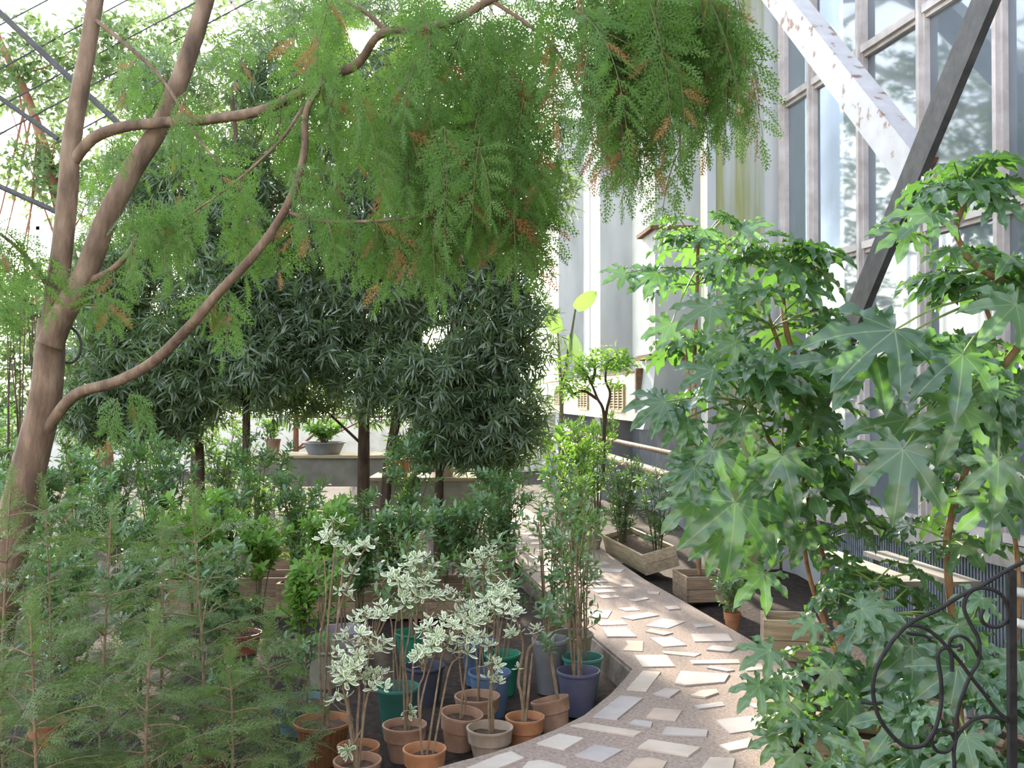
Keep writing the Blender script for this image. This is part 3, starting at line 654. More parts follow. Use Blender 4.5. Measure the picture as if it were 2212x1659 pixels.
# --- tall trees with dark strap leaves
HOLES = [(787, 80, 36), (930, 735, 14), (968, 712, 8)]
def strap_tree(label, trunk, blobs, ntw, leaf=.125, mat='strap', tmat='dark_bark', name='strap_leaved_tree', per=13, tpl=None, drop=-.15, nb=16, rough_edge=.16, thick=1.5):
    base = at(*trunk[0][:3]); base.z = BED
    e = empty(name, base, label, 'tree')
    sp = spline([base] + px_path(trunk[1:]), 5); MB().tube(sp, taper(len(sp), trunk[0][3] if len(trunk[0]) > 3 else .06, .018), 9).build('trunk', M[tmat], e, True)
    wts = np.array([b_[5] * b_[6] if len(b_) > 6 else b_[3] * b_[4] for b_ in blobs], float); wts /= wts.sum()
    P, Dr = [], []
    for b_, wt in zip(blobs, wts):
        n_ = int(ntw * wt * thick * (1.0 if b_[1] > 540 else .72 if b_[1] > 260 else .6)); u, v, D, ru, rv = b_[:5]; c = np.array(at(u, v, D)); rx = ru / F * D; rz = rv / F * D; ry = min(rx, rz) * .8 + .15
        a = unit(n_); rad = rng.random(n_) ** .42 * (1 + rng.normal(size=n_) * rough_edge * .5)
        p = c + a * rad[:, None] * np.array([rx, ry, rz]); P.append(p)
        d = a * np.array([1, 1, .6]) + rng.normal(size=(n_, 3)) * .55 + np.array([0, 0, drop]); Dr.append(d / np.linalg.norm(d, axis=1, keepdims=True))
    P = np.concatenate(P); Dr = np.concatenate(Dr)
    # natural gaps in the crown
    keep = np.ones(len(P), bool)
    for hu, hv, hr in HOLES:
        c = np.array([np.array(at(hu, hv, y)) for y in P[:, 1]]); keep &= np.linalg.norm(P - c, axis=1) > (hr / F * P[:, 1] + .05)
    P, Dr = P[keep], Dr[keep]
    n_ = len(P); k = per
    pos = np.repeat(P, k, 0); d = np.repeat(Dr, k, 0); s = np.tile(np.linspace(0, 1, k), n_)
    pos = pos - d * (s * .16)[:, None]
    q = rng.normal(size=(n_ * k, 3)); q -= d * (q * d).sum(1, keepdims=True); q /= np.linalg.norm(q, axis=1, keepdims=True)
    t = d * (.35 + .55 * (1 - s))[:, None] + q * .8 + np.array([0, 0, -.12])
    nr = d * .6 + np.array([0, 0, .8]) + rng.normal(size=(n_ * k, 3)) * .35
    sc = leaf * rng.uniform(.7, 1.2, n_ * k)
    foliage('foliage', tpl or STRAP, pos, t, nr, sc, M[mat], e)
    tw = MB()
    for i in rng.choice(n_, min(nb * 6, n_), replace=False):
        p = Vector(P[i]); q = p - Vector(Dr[i]) * random.uniform(.2, .5); tw.tube([p, q], [.002, .005], 4)
    tw.build('twigs', M[tmat], e)['kind'] = 'stuff'
    for i in rng.choice(n_, nb, replace=False):
        p = Vector(P[i]); f = random.uniform(.3, .9); s0 = sp[int(f * (len(sp) - 1))]
        mid = s0.lerp(p, .5) + Vector((0, 0, -.1)); MB().tube(spline([s0, mid, p], 4), taper(9, .016, .004), 5).build('branch', M[tmat], e, True)
    return e
strap_tree('strap-leaved tree of the right end, its dark crown reaching the white bays', [(945, 1250, 9.3, .045), (950, 1000, 9.3), (955, 850, 9.3), (1000, 600, 9.3), (1050, 350, 9.3), (1060, 100, 9.3)],
    [(1075, 900, 9.2, 125, 130), (1080, 720, 9.2, 130, 140), (1040, 560, 9.2, 150, 120), (1110, 400, 9.3, 155, 110), (960, 830, 9.1, 130, 150), (1000, 960, 9.1, 150, 50), (1080, 200, 9.5, 130, 170)], 2900)
strap_tree('strap-leaved tree with a leaning dark trunk in front of the grey bench', [(830, 1250, 9.4, .055), (835, 1040, 9.4), (862, 880, 9.4), (900, 720, 9.4), (920, 600, 9.5), (900, 300, 9.5), (850, 50, 9.5)],
    [(860, 640, 9.5, 180, 150), (760, 500, 9.6, 170, 170), (900, 350, 9.6, 190, 180), (820, 120, 9.7, 190, 180), (830, 800, 9.3, 150, 110), (680, 720, 9.4, 140, 130)], 3000)
strap_tree('strap-leaved tree with an upright trunk behind the middle shrubs', [(783, 1250, 10.0, .075), (785, 1040, 10), (785, 850, 10), (770, 650, 10), (740, 400, 10), (700, 100, 10)],
    [(700, 300, 10.2, 190, 200), (620, 600, 10, 150, 170), (640, 850, 9.9, 150, 70), (720, 40, 10.2, 200, 120), (560, 420, 10.2, 150, 150)], 1900)
strap_tree('strap-leaved tree with a thin trunk left of the middle, dense and dark', [(532, 1230, 9.2, .042), (532, 1000, 9.2), (533, 800, 9.2), (535, 620, 9.2), (520, 400, 9.2), (500, 200, 9.2)],
    [(500, 640, 9.2, 150, 130), (430, 780, 9.2, 150, 130), (560, 780, 9.1, 120, 120), (440, 520, 9.4, 170, 110), (460, 380, 9.5, 160, 110), (560, 180, 9.7, 130, 120)], 2500)
strap_tree('strap-leaved tree behind the forked conifer, darkest at its foot', [(430, 1230, 9.5, .05), (432, 1000, 9.5), (420, 850, 9.5), (380, 650, 9.6), (340, 450, 9.6), (330, 250, 9.6)],
    [(270, 800, 9.4, 150, 150), (250, 620, 9.5, 140, 120), (330, 900, 9.3, 170, 70), (200, 900, 9.3, 90, 60), (330, 420, 9.8, 150, 130), (360, 200, 10, 120, 110)], 2300)
# --- pale sparse trees against the light, far left and behind
for label, trunk, blobs, ntw, tm in [
    ('sparse pale tree with a reddish leaning trunk at the far left', [(250, 1150, 12.0, .11), (200, 800, 12), (130, 450, 12), (70, 240, 12), (10, 110, 12), (-60, -60, 12)],
     [(120, 380, 12, 140, 110), (60, 150, 12, 130, 130), (250, 120, 12, 130, 120), (50, 650, 12, 100, 120)], 900, 'red_bark'),
    ('pale backlit tree high behind the strap-leaved trees', [(420, 1120, 14.5, .09), (430, 800, 14.5), (440, 400, 14.5), (430, 100, 14.5)],
     [(380, 90, 14.5, 170, 120), (520, 250, 14.5, 170, 150), (640, 60, 14.5, 160, 110), (330, 330, 14.5, 120, 110), (200, 200, 14.5, 150, 150)], 1500, 'dark_bark'),
    ('backlit tree behind the sun gap, bright green at the edges', [(900, 1100, 15.5, .09), (900, 800, 15.5), (890, 400, 15.5), (880, 100, 15.5)],
     [(880, 150, 15.5, 210, 160), (1000, 330, 15.5, 150, 150), (760, 350, 15.5, 170, 150), (860, 620, 15.5, 240, 170)], 1500, 'dark_bark'),
    ('low pale tree far behind the benches on the left', [(150, 1090, 14, .06), (150, 900, 14), (160, 750, 14)],
     [(100, 760, 14, 150, 100), (260, 860, 14, 160, 80), (20, 880, 14, 100, 80)], 650, 'red_bark'),
    ('light green tree far behind the middle benches', [(640, 1080, 16, .06), (640, 900, 16), (650, 780, 16)],
     [(640, 800, 16, 170, 90), (820, 850, 16, 160, 80), (1000, 860, 16, 150, 90), (480, 850, 16, 140, 80)], 1100, 'red_bark')]:
    strap_tree(label, trunk, blobs, ntw, leaf=.10, mat='far_leaf', tmat=tm, name='broadleaf_tree', per=8, tpl=WIDE, drop=-.05, nb=12, thick=1.2)

# ================================================================== SHRUBS
def shrub_geom(base, H, Rd, nst, start=.35, twigs=5, leaf=.06, density=9, rstem=.006, lean=(0, 0), rosette=6, tuft=1.0, twl=.16):
    st = MB(); pos, dr, nr, sc = [], [], [], []
    base = Vector(base)
    for i in range(nst):
        a = 2 * math.pi * (i + random.random() * .7) / nst; rr = Rd * random.uniform(.35, 1.0); h = H * random.uniform(.78, 1.0)
        tip = base + Vector((math.cos(a) * rr + lean[0], math.sin(a) * rr + lean[1], h))
        mid = base.lerp(tip, .5) + Vector((-math.cos(a) * rr * .2, -math.sin(a) * rr * .2, h * .08)) + Vector((random.gauss(0, .02), random.gauss(0, .02), 0))
        b0 = base + Vector((math.cos(a) * .02, math.sin(a) * .02, 0)); sp = spline([b0, mid, tip], 5)
        st.tube(sp, taper(len(sp), rstem, rstem * .4), 5)
        ends = [(tip, (sp[-1] - sp[-2]).normalized(), .0)]
        for k in range(twigs):
            f = start + (1 - start) * (k + random.random()) / twigs; s0 = sp[min(len(sp) - 1, int(f * (len(sp) - 1)))]
            b2 = random.uniform(0, 6.28); d = Vector((math.cos(b2), math.sin(b2), random.uniform(.35, 1.1))).normalized()
            L = twl * random.uniform(.6, 1.25) * (1.15 - .4 * f); e = s0 + d * L
            st.tube([s0, s0.lerp(e, .5) + Vector((0, 0, -.01)), e], [rstem * .5, rstem * .4, rstem * .25], 4); ends.append((e, d, L))
        for e, d, L in ends:
            L = L or .14
            for k in range(density):
                f = k / density; b2 = k * 2.4 + random.random(); o1 = d.orthogonal().normalized(); o2 = d.cross(o1)
                q = o1 * math.cos(b2) + o2 * math.sin(b2)
                t = d * (.25 + .5 * (1 - f)) + q * .9 + Vector((0, 0, .12)); pos.append(tuple(e - d * L * f * .9)); dr.append(tuple(t))
                nr.append(tuple(d * .8 + Vector((random.gauss(0, .25), random.gauss(0, .25), .7)))); sc.append(leaf * random.uniform(.7, 1.2))
    return st, pos, dr, nr, sc
def shrub(name, label, base, H, Rd, nst, mat='shrub', tpl=None, cat='shrub', group=None, stem_mat='green_twig', **kw):
    e = empty(name, base, label, cat, group); st, p, d, n_, s = shrub_geom(base, H, Rd, nst, **kw)
    st.build('stems', M[stem_mat], e, True); foliage('foliage', tpl or OVAL, p, d, n_, s, M[mat], e); return e
def top_shrub(u, D, v_top, wpx, label, mat='shrub', base_z=BED, nst=None, **kw):
    b_ = at(u, 900, D); b_.z = base_z; H = CAMZ - (v_top - 860) / F * D - base_z; Rd = wpx / 2 / F * D
    return shrub('leafy_shrub', label, b_, H, Rd * .85, nst or max(6, int(Rd * 30)), mat, **kw)

BOXZ = BED + .2
for a in [
    (430, 6.6, 1045, 190, 'bright yellow-green shrub, tallest of the light ones behind the saplings', 'bright', BED),
    (560, 6.9, 1120, 150, 'bright green shrub second from the light tallest one, over a wooden box', 'bright', BOXZ),
    (705, 7.1, 1085, 150, 'bright green shrub right of centre-left box, lit leaf tips', 'bright', BOXZ),
    (660, 6.2, 1215, 80, 'narrow leafy green column shrub beside the olive pot', 'bright', BED),
    (480, 7.7, 1010, 180, 'dark glossy shrub behind the tallest light green shrub', 'shrub', BED),
    (640, 8.2, 1020, 190, 'dark glossy shrub in front of the grey upper bench', 'shrub', BED),
    (860, 7.6, 1090, 190, 'dark glossy shrub with pale-lit leaves below the lower grey bench', 'shrub', BOXZ),
    (960, 8.1, 1085, 130, 'slim dark shrub below the middle of the lower grey bench', 'shrub', BOXZ),
    (1010, 7.7, 1065, 150, 'glossy dark shrub in the brown box beside the path', 'shrub', BOXZ),
    (1095, 8.3, 1015, 150, 'bushy dark shrub at the bed edge where the path narrows', 'shrub', BED),
    (250, 7.9, 935, 200, 'dark leafy shrub right behind the forked conifer trunk', 'shrub', BED),
    (90, 8.0, 945, 200, 'dark leafy shrub left of the conifer trunk, farther row', 'shrub', BED),
    (365, 8.4, 935, 180, 'dark shrub under the darkest strap-leaved crown', 'shrub', BED),
    (10, 7.0, 1000, 190, 'dark shrub at the left frame edge beside the conifer trunk', 'shrub', BED),
    (180, 6.9, 1015, 190, 'dark shrub with white-lit leaves in front of the conifer trunk row', 'shrub', BED),
    (310, 6.7, 1075, 170, 'dark shrub left of the tallest light green shrub', 'shrub', BED),
    (560, 8.9, 925, 170, 'tall dark shrub left of the upper bench end', 'shrub', BED),
    (880, 8.8, 925, 170, 'tall dark shrub rising over the lower grey bench', 'shrub', BED),
    (750, 8.0, 1050, 130, 'dark shrub left of the lower bench leg', 'shrub', BED),
    (120, 5.9, 1120, 180, 'low dark shrub between the saplings and the conifer trunk', 'shrub', BED),
    (300, 5.8, 1190, 170, 'low dark shrub with blue-lit leaves behind the saplings', 'shrub', BED),
    (470, 6.0, 1170, 170, 'dark shrub right behind the straight-stemmed sapling', 'shrub', BED),
    (20, 10.2, 860, 220, 'tall dark shrub in the back row at the left edge', 'shrub', BED),
    (170, 10.4, 850, 200, 'tall dark shrub in the back row, second from the left edge', 'shrub', BED),
    (330, 10.4, 880, 200, 'tall dark shrub in the back row below the thin trunks', 'shrub', BED),
    (480, 10.3, 900, 190, 'tall dark shrub in the back row left of the higher bench', 'shrub', BED),
    (1060, 9.0, 975, 150, 'dark leafy shrub below the right-hand strap-leaved crown', 'shrub', BED),
    (780, 7.5, 1120, 140, 'dark shrub with pale tips behind the ribbed bowl plant', 'shrub', BED)]:
    br_ = a[5] == 'bright'
    top_shrub(a[0], a[1], a[2], a[3], a[4], a[5], a[6], leaf=.066 if br_ else .072, density=10, twigs=8, tpl=ROUND if br_ else OVAL, start=.48 if br_ else .36)
# right of the path, farther off
top_shrub(1255, 10.8, 905, 130, 'sunlit yellow-green shrub at the far bend of the path', 'bright', 0, leaf=.085, density=9, twigs=7, start=.15)
top_shrub(1345, 10.4, 985, 220, 'thin dark shrub along the dark wall past the wooden trough', 'shrub', 0, leaf=.06, density=8, twigs=7, start=.2)
top_shrub(1240, 9.9, 1015, 110, 'low sunlit shrub where the path narrows, right side', 'bright', 0, leaf=.07, density=8, twigs=6, start=.15)
top_shrub(1420, 9.6, 1010, 150, 'thin dark shrub between trough and the big-leaved shrub', 'shrub', 0, leaf=.06, density=8, twigs=6, start=.2)
top_shrub(1205, 12.5, 930, 90, 'large-leaved light green plant in the sun beyond the path shrubs', 'bright', 0, leaf=.17, density=5, twigs=3, start=.3, tpl=ROUND)
top_shrub(1290, 11.8, 880, 150, 'bright shrub below the small airy tree', 'bright', .0, leaf=.07, density=9, twigs=6, start=.3)
# small airy tree
e = empty('small_tree', Vector((at(1303, 900, 11.6).x, 11.6, -.1)), 'small airy tree with crooked thin stems before the louvred wall', 'tree')
pos, dr, nr, sc = [], [], [], []
for pts in ([(1303, 1040), (1305, 900), (1290, 860), (1278, 830), (1262, 800), (1240, 780)], [(1303, 960), (1310, 890), (1318, 850), (1308, 820), (1316, 780), (1345, 770)], [(1290, 862), (1262, 845), (1235, 850), (1222, 830)], [(1278, 830), (1285, 800), (1275, 765)]):
    sp = spline(px_path(pts, 11.6), 4); MB().tube(sp, taper(len(sp), .02, .008), 6).build('stem', M['dark_bark'], e, True)
for (u, v, ru, rv, n_) in ((1250, 800, 60, 45, 300), (1310, 775, 60, 30, 260), (1345, 785, 40, 25, 160), (1230, 840, 35, 25, 120), (1330, 830, 25, 12, 50)):
    for _ in range(n_):
        a = unit(1)[0]; r_ = random.random() ** .5; p = at(u + a[0] * ru * r_, v + a[2] * rv * r_, 11.6 + a[1] * .3 * r_)
        pos.append(tuple(p)); dr.append((random.gauss(0, 1), random.gauss(0, 1), random.gauss(-.2, .5))); nr.append((random.gauss(0, .4), random.gauss(0, .4), 1)); sc.append(random.uniform(.06, .10))
foliage('foliage', OVAL, pos, dr, nr, sc, M['bright'], e)
# banana-like plant by the white bay
e = empty('banana_plant', Vector((at(1215, 900, 14).x, 14, -.15)), 'banana plant with a paddle leaf against the white bay', 'plant')
root = at(1213, 880, 14)
for (u, v, u2, v2, wd) in ((1243, 668, 1288, 630, .11), (1232, 722, 1256, 800, .10), (1205, 720, 1180, 660, .12)):
    a, b_ = at(u, v, 14), at(u2, v2, 13.8); sp = spline([Vector((root.x, 14, -.15)), root, root.lerp(a, .6) + Vector((0, 0, .05)), a], 5)
    MB().tube(sp, taper(len(sp), .035, .012), 6).build('leaf_stalk', M['green_twig'], e, True)
    lm = MB(); d = (b_ - a); sd = d.cross(Vector((0, 1, .3))).normalized(); N = 10; vs_ = []
    for k in range(N + 1):
        f = k / N; ww = wd * math.sin(math.pi * min(1, .12 + f * .88)) ** .6; c = a + d * f
        vs_ += [c - sd * ww + Vector((0, -.05, .0)), c, c + sd * ww + Vector((0, -.05, 0))]
    lm.add(vs_, [(3 * k + j, 3 * k + j + 1, 3 * k + j + 4, 3 * k + j + 3) for k in range(N) for j in (0, 1)]); lm.build('leaf', M['strap'], e, True)
# bamboo-like canes at the far left
e = empty('cane_clump', Vector((at(40, 900, 8.2).x, 8.2, BED)), 'clump of thin dark canes at the left edge behind the conifer', 'plant')
for k in range(11):
    u = random.uniform(-15, 95); a = at(u * .6 + 25, 1100, 8.2); a.z = BED; a.y += random.uniform(-.15, .15); b_ = at(u, random.uniform(560, 700), 8.2 + random.uniform(-.2, .2))
    sp = spline([a, a.lerp(b_, .5) + Vector((random.gauss(0, .04), 0, 0)), b_], 4); MB().tube(sp, taper(len(sp), .009, .004), 5).build('cane', M['dark_bark'], e, True)
MB().tube(spline([at(u, v, D_) for u, v, D_ in ((118, 700, 5.0), (142, 704, 5.05), (160, 712, 5.05), (174, 735, 5.05), (172, 765, 5.05), (155, 783, 5.05), (130, 780, 5.05), (112, 770, 5.0))], 5), .007, 8).build('hose_loop', M['dark_steel'], None, True)
tag(bpy.data.objects['hose_loop'], 'loop of grey hose hanging beside the conifer trunk', 'hose')
# roof glazing bars and purlins, drawn as tubes high on the left
for k, (a, b_) in enumerate([((-40, 75), (170, -35)), ((-30, 165), (330, -30)), ((-30, 245), (480, -25)), ((-20, 300), (620, -40)), ((120, 310), (760, -40))]):
    o = MB().tube([at(*a, 11.0), at(*b_, 12.5)], .010, 5).build('roof_glazing_bar', M['dark_steel']); tag(o, 'thin dark glazing bar of the roof at upper left, %s of five' % ['uppermost', 'second from the top', 'middle one', 'second from the bottom', 'lowest'][k], 'glazing bar', 'glazing bars of the roof at upper left')
for lab, a, b_, r_ in [('dark thin purlin slanting down from the upper left corner', (-30, 0), (260, 270), .035), ('dark thin purlin on the left below the reddish trunk', (-30, 190), (125, 300), .028), ('dark thin purlin at left ending at the conifer trunk', (-40, 385), (150, 470), .03)]:
    pipe(lab, [at(*a, 11.0), at(*b_, 11.0)], r_, 'dark_steel', 'thin_purlin')

# ================================================================== BENCHES AND WOODEN BOXES
def bench(label, u0, u1, v, D, dep, h_face, mat='bench_wood', zfoot=BED):
    a, b_ = at(u0, v, D), at(u1, v, D); e = empty('plant_bench', Vector((a.x, D, zfoot)), label, 'bench'); z = a.z
    MB().box((a.x, D, z - .035), (b_.x, D + dep, z)).build('top', M['pale_wood'], e)
    MB().box((a.x + .05, D + .03, z - .035 - h_face), (b_.x - .03, D + .06, z - .035)).build('apron', M[mat], e)
    for x in (a.x + .02, b_.x - .08):
        for y in (D + .02, D + dep - .08): MB().box((x, y, zfoot), (x + .06, y + .06, z - .035)).build('leg', M[mat], e)
    return z
bz = bench('low grey plant bench with a pale top behind the dark trunks', 795, 1105, 1032, 10.7, .8, .30)
bz2 = bench('long higher grey bench with a deep front farther back', 545, 1010, 984, 12.6, .9, .36)
def wood_box(label, loc, rz, L, W_, H, mat='wood', tilt=(0, 0), planks=2, name='wooden_box', fill=.75):
    e = empty(name, loc, label, 'planter'); e.rotation_euler = (tilt[0], tilt[1], rz); th = .022
    for k in range(planks):
        z0, z1 = H * k / planks + .002, H * (k + 1) / planks - .002
        for lo, hi in (((-L / 2, -W_ / 2, z0), (L / 2, -W_ / 2 + th, z1)), ((-L / 2, W_ / 2 - th, z0), (L / 2, W_ / 2, z1)), ((-L / 2 - th, -W_ / 2, z0), (-L / 2, W_ / 2, z1)), ((L / 2, -W_ / 2, z0), (L / 2 + th, W_ / 2, z1))):
            MB().box(lo, hi).local('plank', M[mat], e)
    MB().box((-L / 2, -W_ / 2 + th, .01), (L / 2, W_ / 2 - th, H * fill)).local('soil', M['pot_soil'], e); return e
def bx_at(u, v_bot, z=BED, dy=0): p = ground(u, v_bot, z); p.y += dy; return p
wood_box('long brown wooden box behind the lilac and green pots', bx_at(800, 1337, BED, .2), 0, 1.45, .42, .28)
wood_box('brown wooden box at the far left behind the narrow leafy column', bx_at(585, 1330, BED, .22), .05, .5, .4, .30)
wood_box('open brown box with a visible far rim, behind the white-leaved pots', bx_at(1040, 1312, BED, .25), -.1, .48, .42, .22, fill=.5)
wood_box('tall dark brown box at the path edge', bx_at(1045, 1262, BED, .2), -.15, .50, .42, .36)
wood_box('grey-brown box under the bright shrubs', bx_at(600, 1290, BED, .35), .1, .62, .4, .42)
wood_box('reddish brown box on the left behind the saplings', bx_at(420, 1330, BED, .2), .0, .6, .4, .28)
PA = -WA
p = ground(1472, 1297, -.08)
wood_box('brown two-plank wooden box standing at the right path edge', p + Vector((.20, .12, 0)), WA + .06 - R(6), .36, .40, .21, 'wood')
wood_box('long pale wooden trough tipped towards the path', ground(1372, 1232, -.05) + WD * .55 + Vector((.22, 0, .02)), R(90) + WA, 1.35, .34, .20, 'pale_wood', (R(-14), 0))
p = ground(1660, 1425, -.08); wood_box('small pale wooden box beside the big-leaved shrub trunk', p + Vector((.16, .10, 0)), WA - R(20), .3, .3, .26, 'pale_wood')
wood_box('pale wooden box low among the big leaves by the iron gate', Vector((at(1880, 1600, 4.3).x, 4.3, -.1)), -.35, .42, .34, .28, 'pale_wood')
# low slatted shelf before the grille
e = empty('low_bench', Vector((at(1960, 1300, 6.2).x, 6.2, BED)), 'low grey metal-legged shelf in front of the radiator grille', 'bench')
a, b_ = at(1890, 1195, 6.6), at(2090, 1262, 5.5)
MB().beam(a, b_, .16, .03).build('board', M['bench_wood'], e)
MB().beam(a + Vector((-.3, 0, 0)), b_ + Vector((-.3, 0, 0)), .12, .03).build('board', M['bench_wood'], e)
for q in (a, b_, a.lerp(b_, .5)): MB().box((q.x - .02, q.y - .02, BED), (q.x + .02, q.y + .02, q.z - .015)).build('leg', M['grille'], e)
MB().beam(Vector((a.x - .3, a.y - .1, .12)), a.lerp(b_, .45), .03, .03).build('strut', M['bench_wood'], e)
# pots and greens on the benches
for lab, u, D, z, r_, h, mt in [('terracotta pot on the upper bench, left end', 590, 12.8, bz2, .10, .2, 'terracotta_pink'), ('grey tub of bright seedlings on the upper bench', 700, 12.9, bz2, .28, .16, 'grey_pl'),
                                ('brown pot on the lower bench, left of two', 868, 10.9, bz, .09, .17, 'terracotta'), ('large grey-brown pot on the lower bench', 1056, 11.0, bz, .13, .26, 'olive'), ('shallow clay pan on the lower bench', 960, 10.9, bz, .12, .09, 'terracotta_pale')]:
    e = empty('bench_plant', Vector((at(u, 900, D).x, D, z)), lab, 'potted plant')
    MB().lathe([(r_ * .72, 0), (r_ * .95, h * .9), (r_, h * .9), (r_, h), (r_ * .9, h), (r_ * .86, h * .8)], 18).local('pot', M[mt], e, True)
    st, p_, d_, n_, s_ = shrub_geom((0, 0, h * .8), .24, r_ * 1.1, 22 if r_ > .2 else 7, start=.2, twigs=3, leaf=.07, density=7)
    st.local('stems', M['green_twig'], e, True)
    V, T = batch(ROUND, np.array(p_), np.array(d_), np.array(n_), np.array(s_)); o = bpy.data.objects.new('foliage', tri_mesh('foliage', V, T, M['bright'])); col.objects.link(o); o.parent = e; o['kind'] = 'stuff'

# ================================================================== POTTED PLANTS
def pot_mesh(style, r_, h):
    if style == 'clay':
        pr = [(r_ * .60, 0), (r_ * .64, 0), (r_ * .84, h * .58), (r_ * .92, h * .60), (r_ * .97, h * .92), (r_, h * .94), (r_, h), (r_ * .93, h), (r_ * .86, h * .8), (r_ * .85, h * .75)]
        return MB().lathe(pr, 30)
    if style == 'rib':
        pr = [(r_ * .62, 0, 1), (r_ * .66, h * .05, 1), (r_ * .86, h * .84, 1), (r_ * .95, h * .88), (r_, h * .92), (r_, h), (r_ * .93, h), (r_ * .88, h * .88), (r_ * .85, h * .8)]
        return MB().lathe(pr, 96, .022, 24)
    if style == 'basin':
        pr = [(r_ * .75, 0), (r_ * .95, h * .9), (r_, h * .93), (r_, h), (r_ * .95, h), (r_ * .92, h * .8)]
        return MB().lathe(pr, 30)
    pr = [(r_ * .66, 0), (r_ * .68, 0), (r_ * .92, h * .90), (r_ * .985, h * .92), (r_, h * .96), (r_ * .985, h), (r_ * .94, h), (r_ * .90, h * .9), (r_ * .80, h * .5)]
    return MB().lathe(pr, 30)
SOILF = {'clay': .78, 'rib': .84, 'basin': .82, 'tub': .62}
def potted(label, u, v, wpx, h, style, mat, tilt=(0, 0), name='potted_shrub', floor=BED, cat='potted plant', group=None):
    zr_ = floor + h; p = ground(u, v, zr_); D = p.y; r_ = wpx / 2 / F * D
    e = empty(name, Vector((p.x, p.y, floor)), label, cat, group)
    pt = pot_mesh(style, r_, h).local('pot', M[mat], e, True); pt.rotation_euler = (tilt[0], tilt[1], 0)
    zs = h * SOILF[style]; rs = r_ * (.86 if style != 'tub' else .83)
    sm = MB(); n_ = 18; vs_ = [(0, 0, zs + .008)] + [(rs * f * math.cos(6.2832 * k / n_), rs * f * math.sin(6.2832 * k / n_), zs + random.uniform(-.006, .006)) for f in (.55, 1) for k in range(n_)]
    sm.add(vs_, [(0, 1 + k, 1 + (k + 1) % n_) for k in range(n_)] + [(1 + k, 1 + n_ + k, 1 + n_ + (k + 1) % n_, 1 + (k + 1) % n_) for k in range(n_)])
    sm.local('soil', M['pot_soil'], pt, True)
    return e, D, zs
# rosettes of white-edged leaves, shared by all variegated plants
def rosette_mesh(seed, n_=8):
    rs = random.Random(seed); Vs, Ts, Ed = [], [], []
    for k in range(n_):
        a = 2.4 * k + rs.uniform(-.3, .3); el = R(-12 + 62 * k / n_ + rs.uniform(-14, 14)); L = rs.uniform(.85, 1.3) * (1 - .3 * k / n_); wd = .21
        ax = np.array((math.cos(a) * math.cos(el), math.sin(a) * math.cos(el), math.sin(el))); sd = np.array((-math.sin(a), math.cos(a), 0)); up = np.cross(ax, -sd)
        prof = [(0, .02), (.22, .55), (.5, .95), (.75, .9), (.92, .5)]; i0 = len(Vs); off = rs.uniform(0, .0)
        for f, w_ in prof:
            c = ax * L * (f * .95 + .08) - up * (.18 * f * f) * L
            for sg, ed in ((-1, 1.), (-.55, .25), (0, 0.), (.55, .25), (1, 1.)):
                Vs.append(c + sd * sg * w_ * wd * L + up * abs(sg) * .05 * L); Ed.append(ed if f < .9 else max(ed, .6))
        Vs.append(ax * L * 1.05 - up * .2 * L); Ed.append(1.)
        for i in range(4):
            for j in range(4):
                q = i0 + i * 5 + j; Ts += [(q, q + 1, q + 6), (q, q + 6, q + 5)]
        for j in range(4): Ts.append((i0 + 20 + j, i0 + 21 + j, i0 + 25))
    return tri_mesh('leaf_cluster', np.array(Vs), np.array(Ts), M['variegated'], True, {'edge': Ed})
ROS = [rosette_mesh(k, 4 + k % 3) for k in range(6)]
def add_cluster(e, p, d, size, meshes=ROS, name='leaf_cluster'):
    o = bpy.data.objects.new(name, random.choice(meshes)); col.objects.link(o); o.parent = e
    z = Vector(d).normalized(); x = z.orthogonal().normalized(); y = z.cross(x)
    m4 = Matrix((x, y, z)).transposed().to_4x4(); o.matrix_local = Matrix.Translation(p) @ m4 @ Matrix.Rotation(random.uniform(0, 6.28), 4, 'Z') @ Matrix.Scale(size, 4)
def local_px(e, D, u, v): return at(u, v, D) - Vector(e.location)
def variegated(e, D, zs, stems, crown, csize=.05, rst=.006):
    """stems: pixel polylines; crown: (u, v, ru, rv, count) clouds of leaf rosettes joined to the nearest stem"""
    allp = []
    for st in stems:
        pts = [local_px(e, D + random.uniform(-.02, .02), u, v) for u, v in st]; pts[0] = Vector((pts[0].x * .6, pts[0].y * .5, zs - .01))
        sp = spline(pts, 5); MB().tube(sp, taper(len(sp), rst, rst * .45), 6).local('stem', M['twig'], e, True); allp += sp[len(sp) // 3:]
    for (u, v, ru, rv, n_) in crown:
        for _ in range(n_):
            a = random.uniform(0, 6.28); r_ = random.random() ** .6
            p = local_px(e, D, u + math.cos(a) * ru * r_, v + math.sin(a) * rv * r_); p.y += random.gauss(0, ru / F * D * .55)
            low = [q for q in allp if q.z < p.z + .01] or allp
            q = min(low, key=lambda s: (s - p).length + max(0, s.z - p.z + .03) * 2)
            mid = q.lerp(p, .5) + Vector((0, 0, -.012)); MB().tube([q, mid, p], [.0028, .0022, .0016], 4).local('twig', M['twig'], e, True)
            d = (p - q).normalized() + Vector((random.gauss(0, .25), random.gauss(0, .25) - .2, .8)); add_cluster(e, p, d, csize * random.uniform(.75, 1.2))
def green_top(e, zs, H, Rd, nst, mat='shrub', **kw):
    st, p, d, n_, s = shrub_geom((0, 0, zs), H, Rd, nst, **kw); st.local('stem', M['twig'], e, True)
    V, T = batch(OVAL, np.array(p), np.array(d), np.array(n_), np.array(s)); o = bpy.data.objects.new('foliage', tri_mesh('foliage', V, T, M[mat])); col.objects.link(o); o.parent = e; o['kind'] = 'stuff'
VG = 'variegated shrubs in pots'
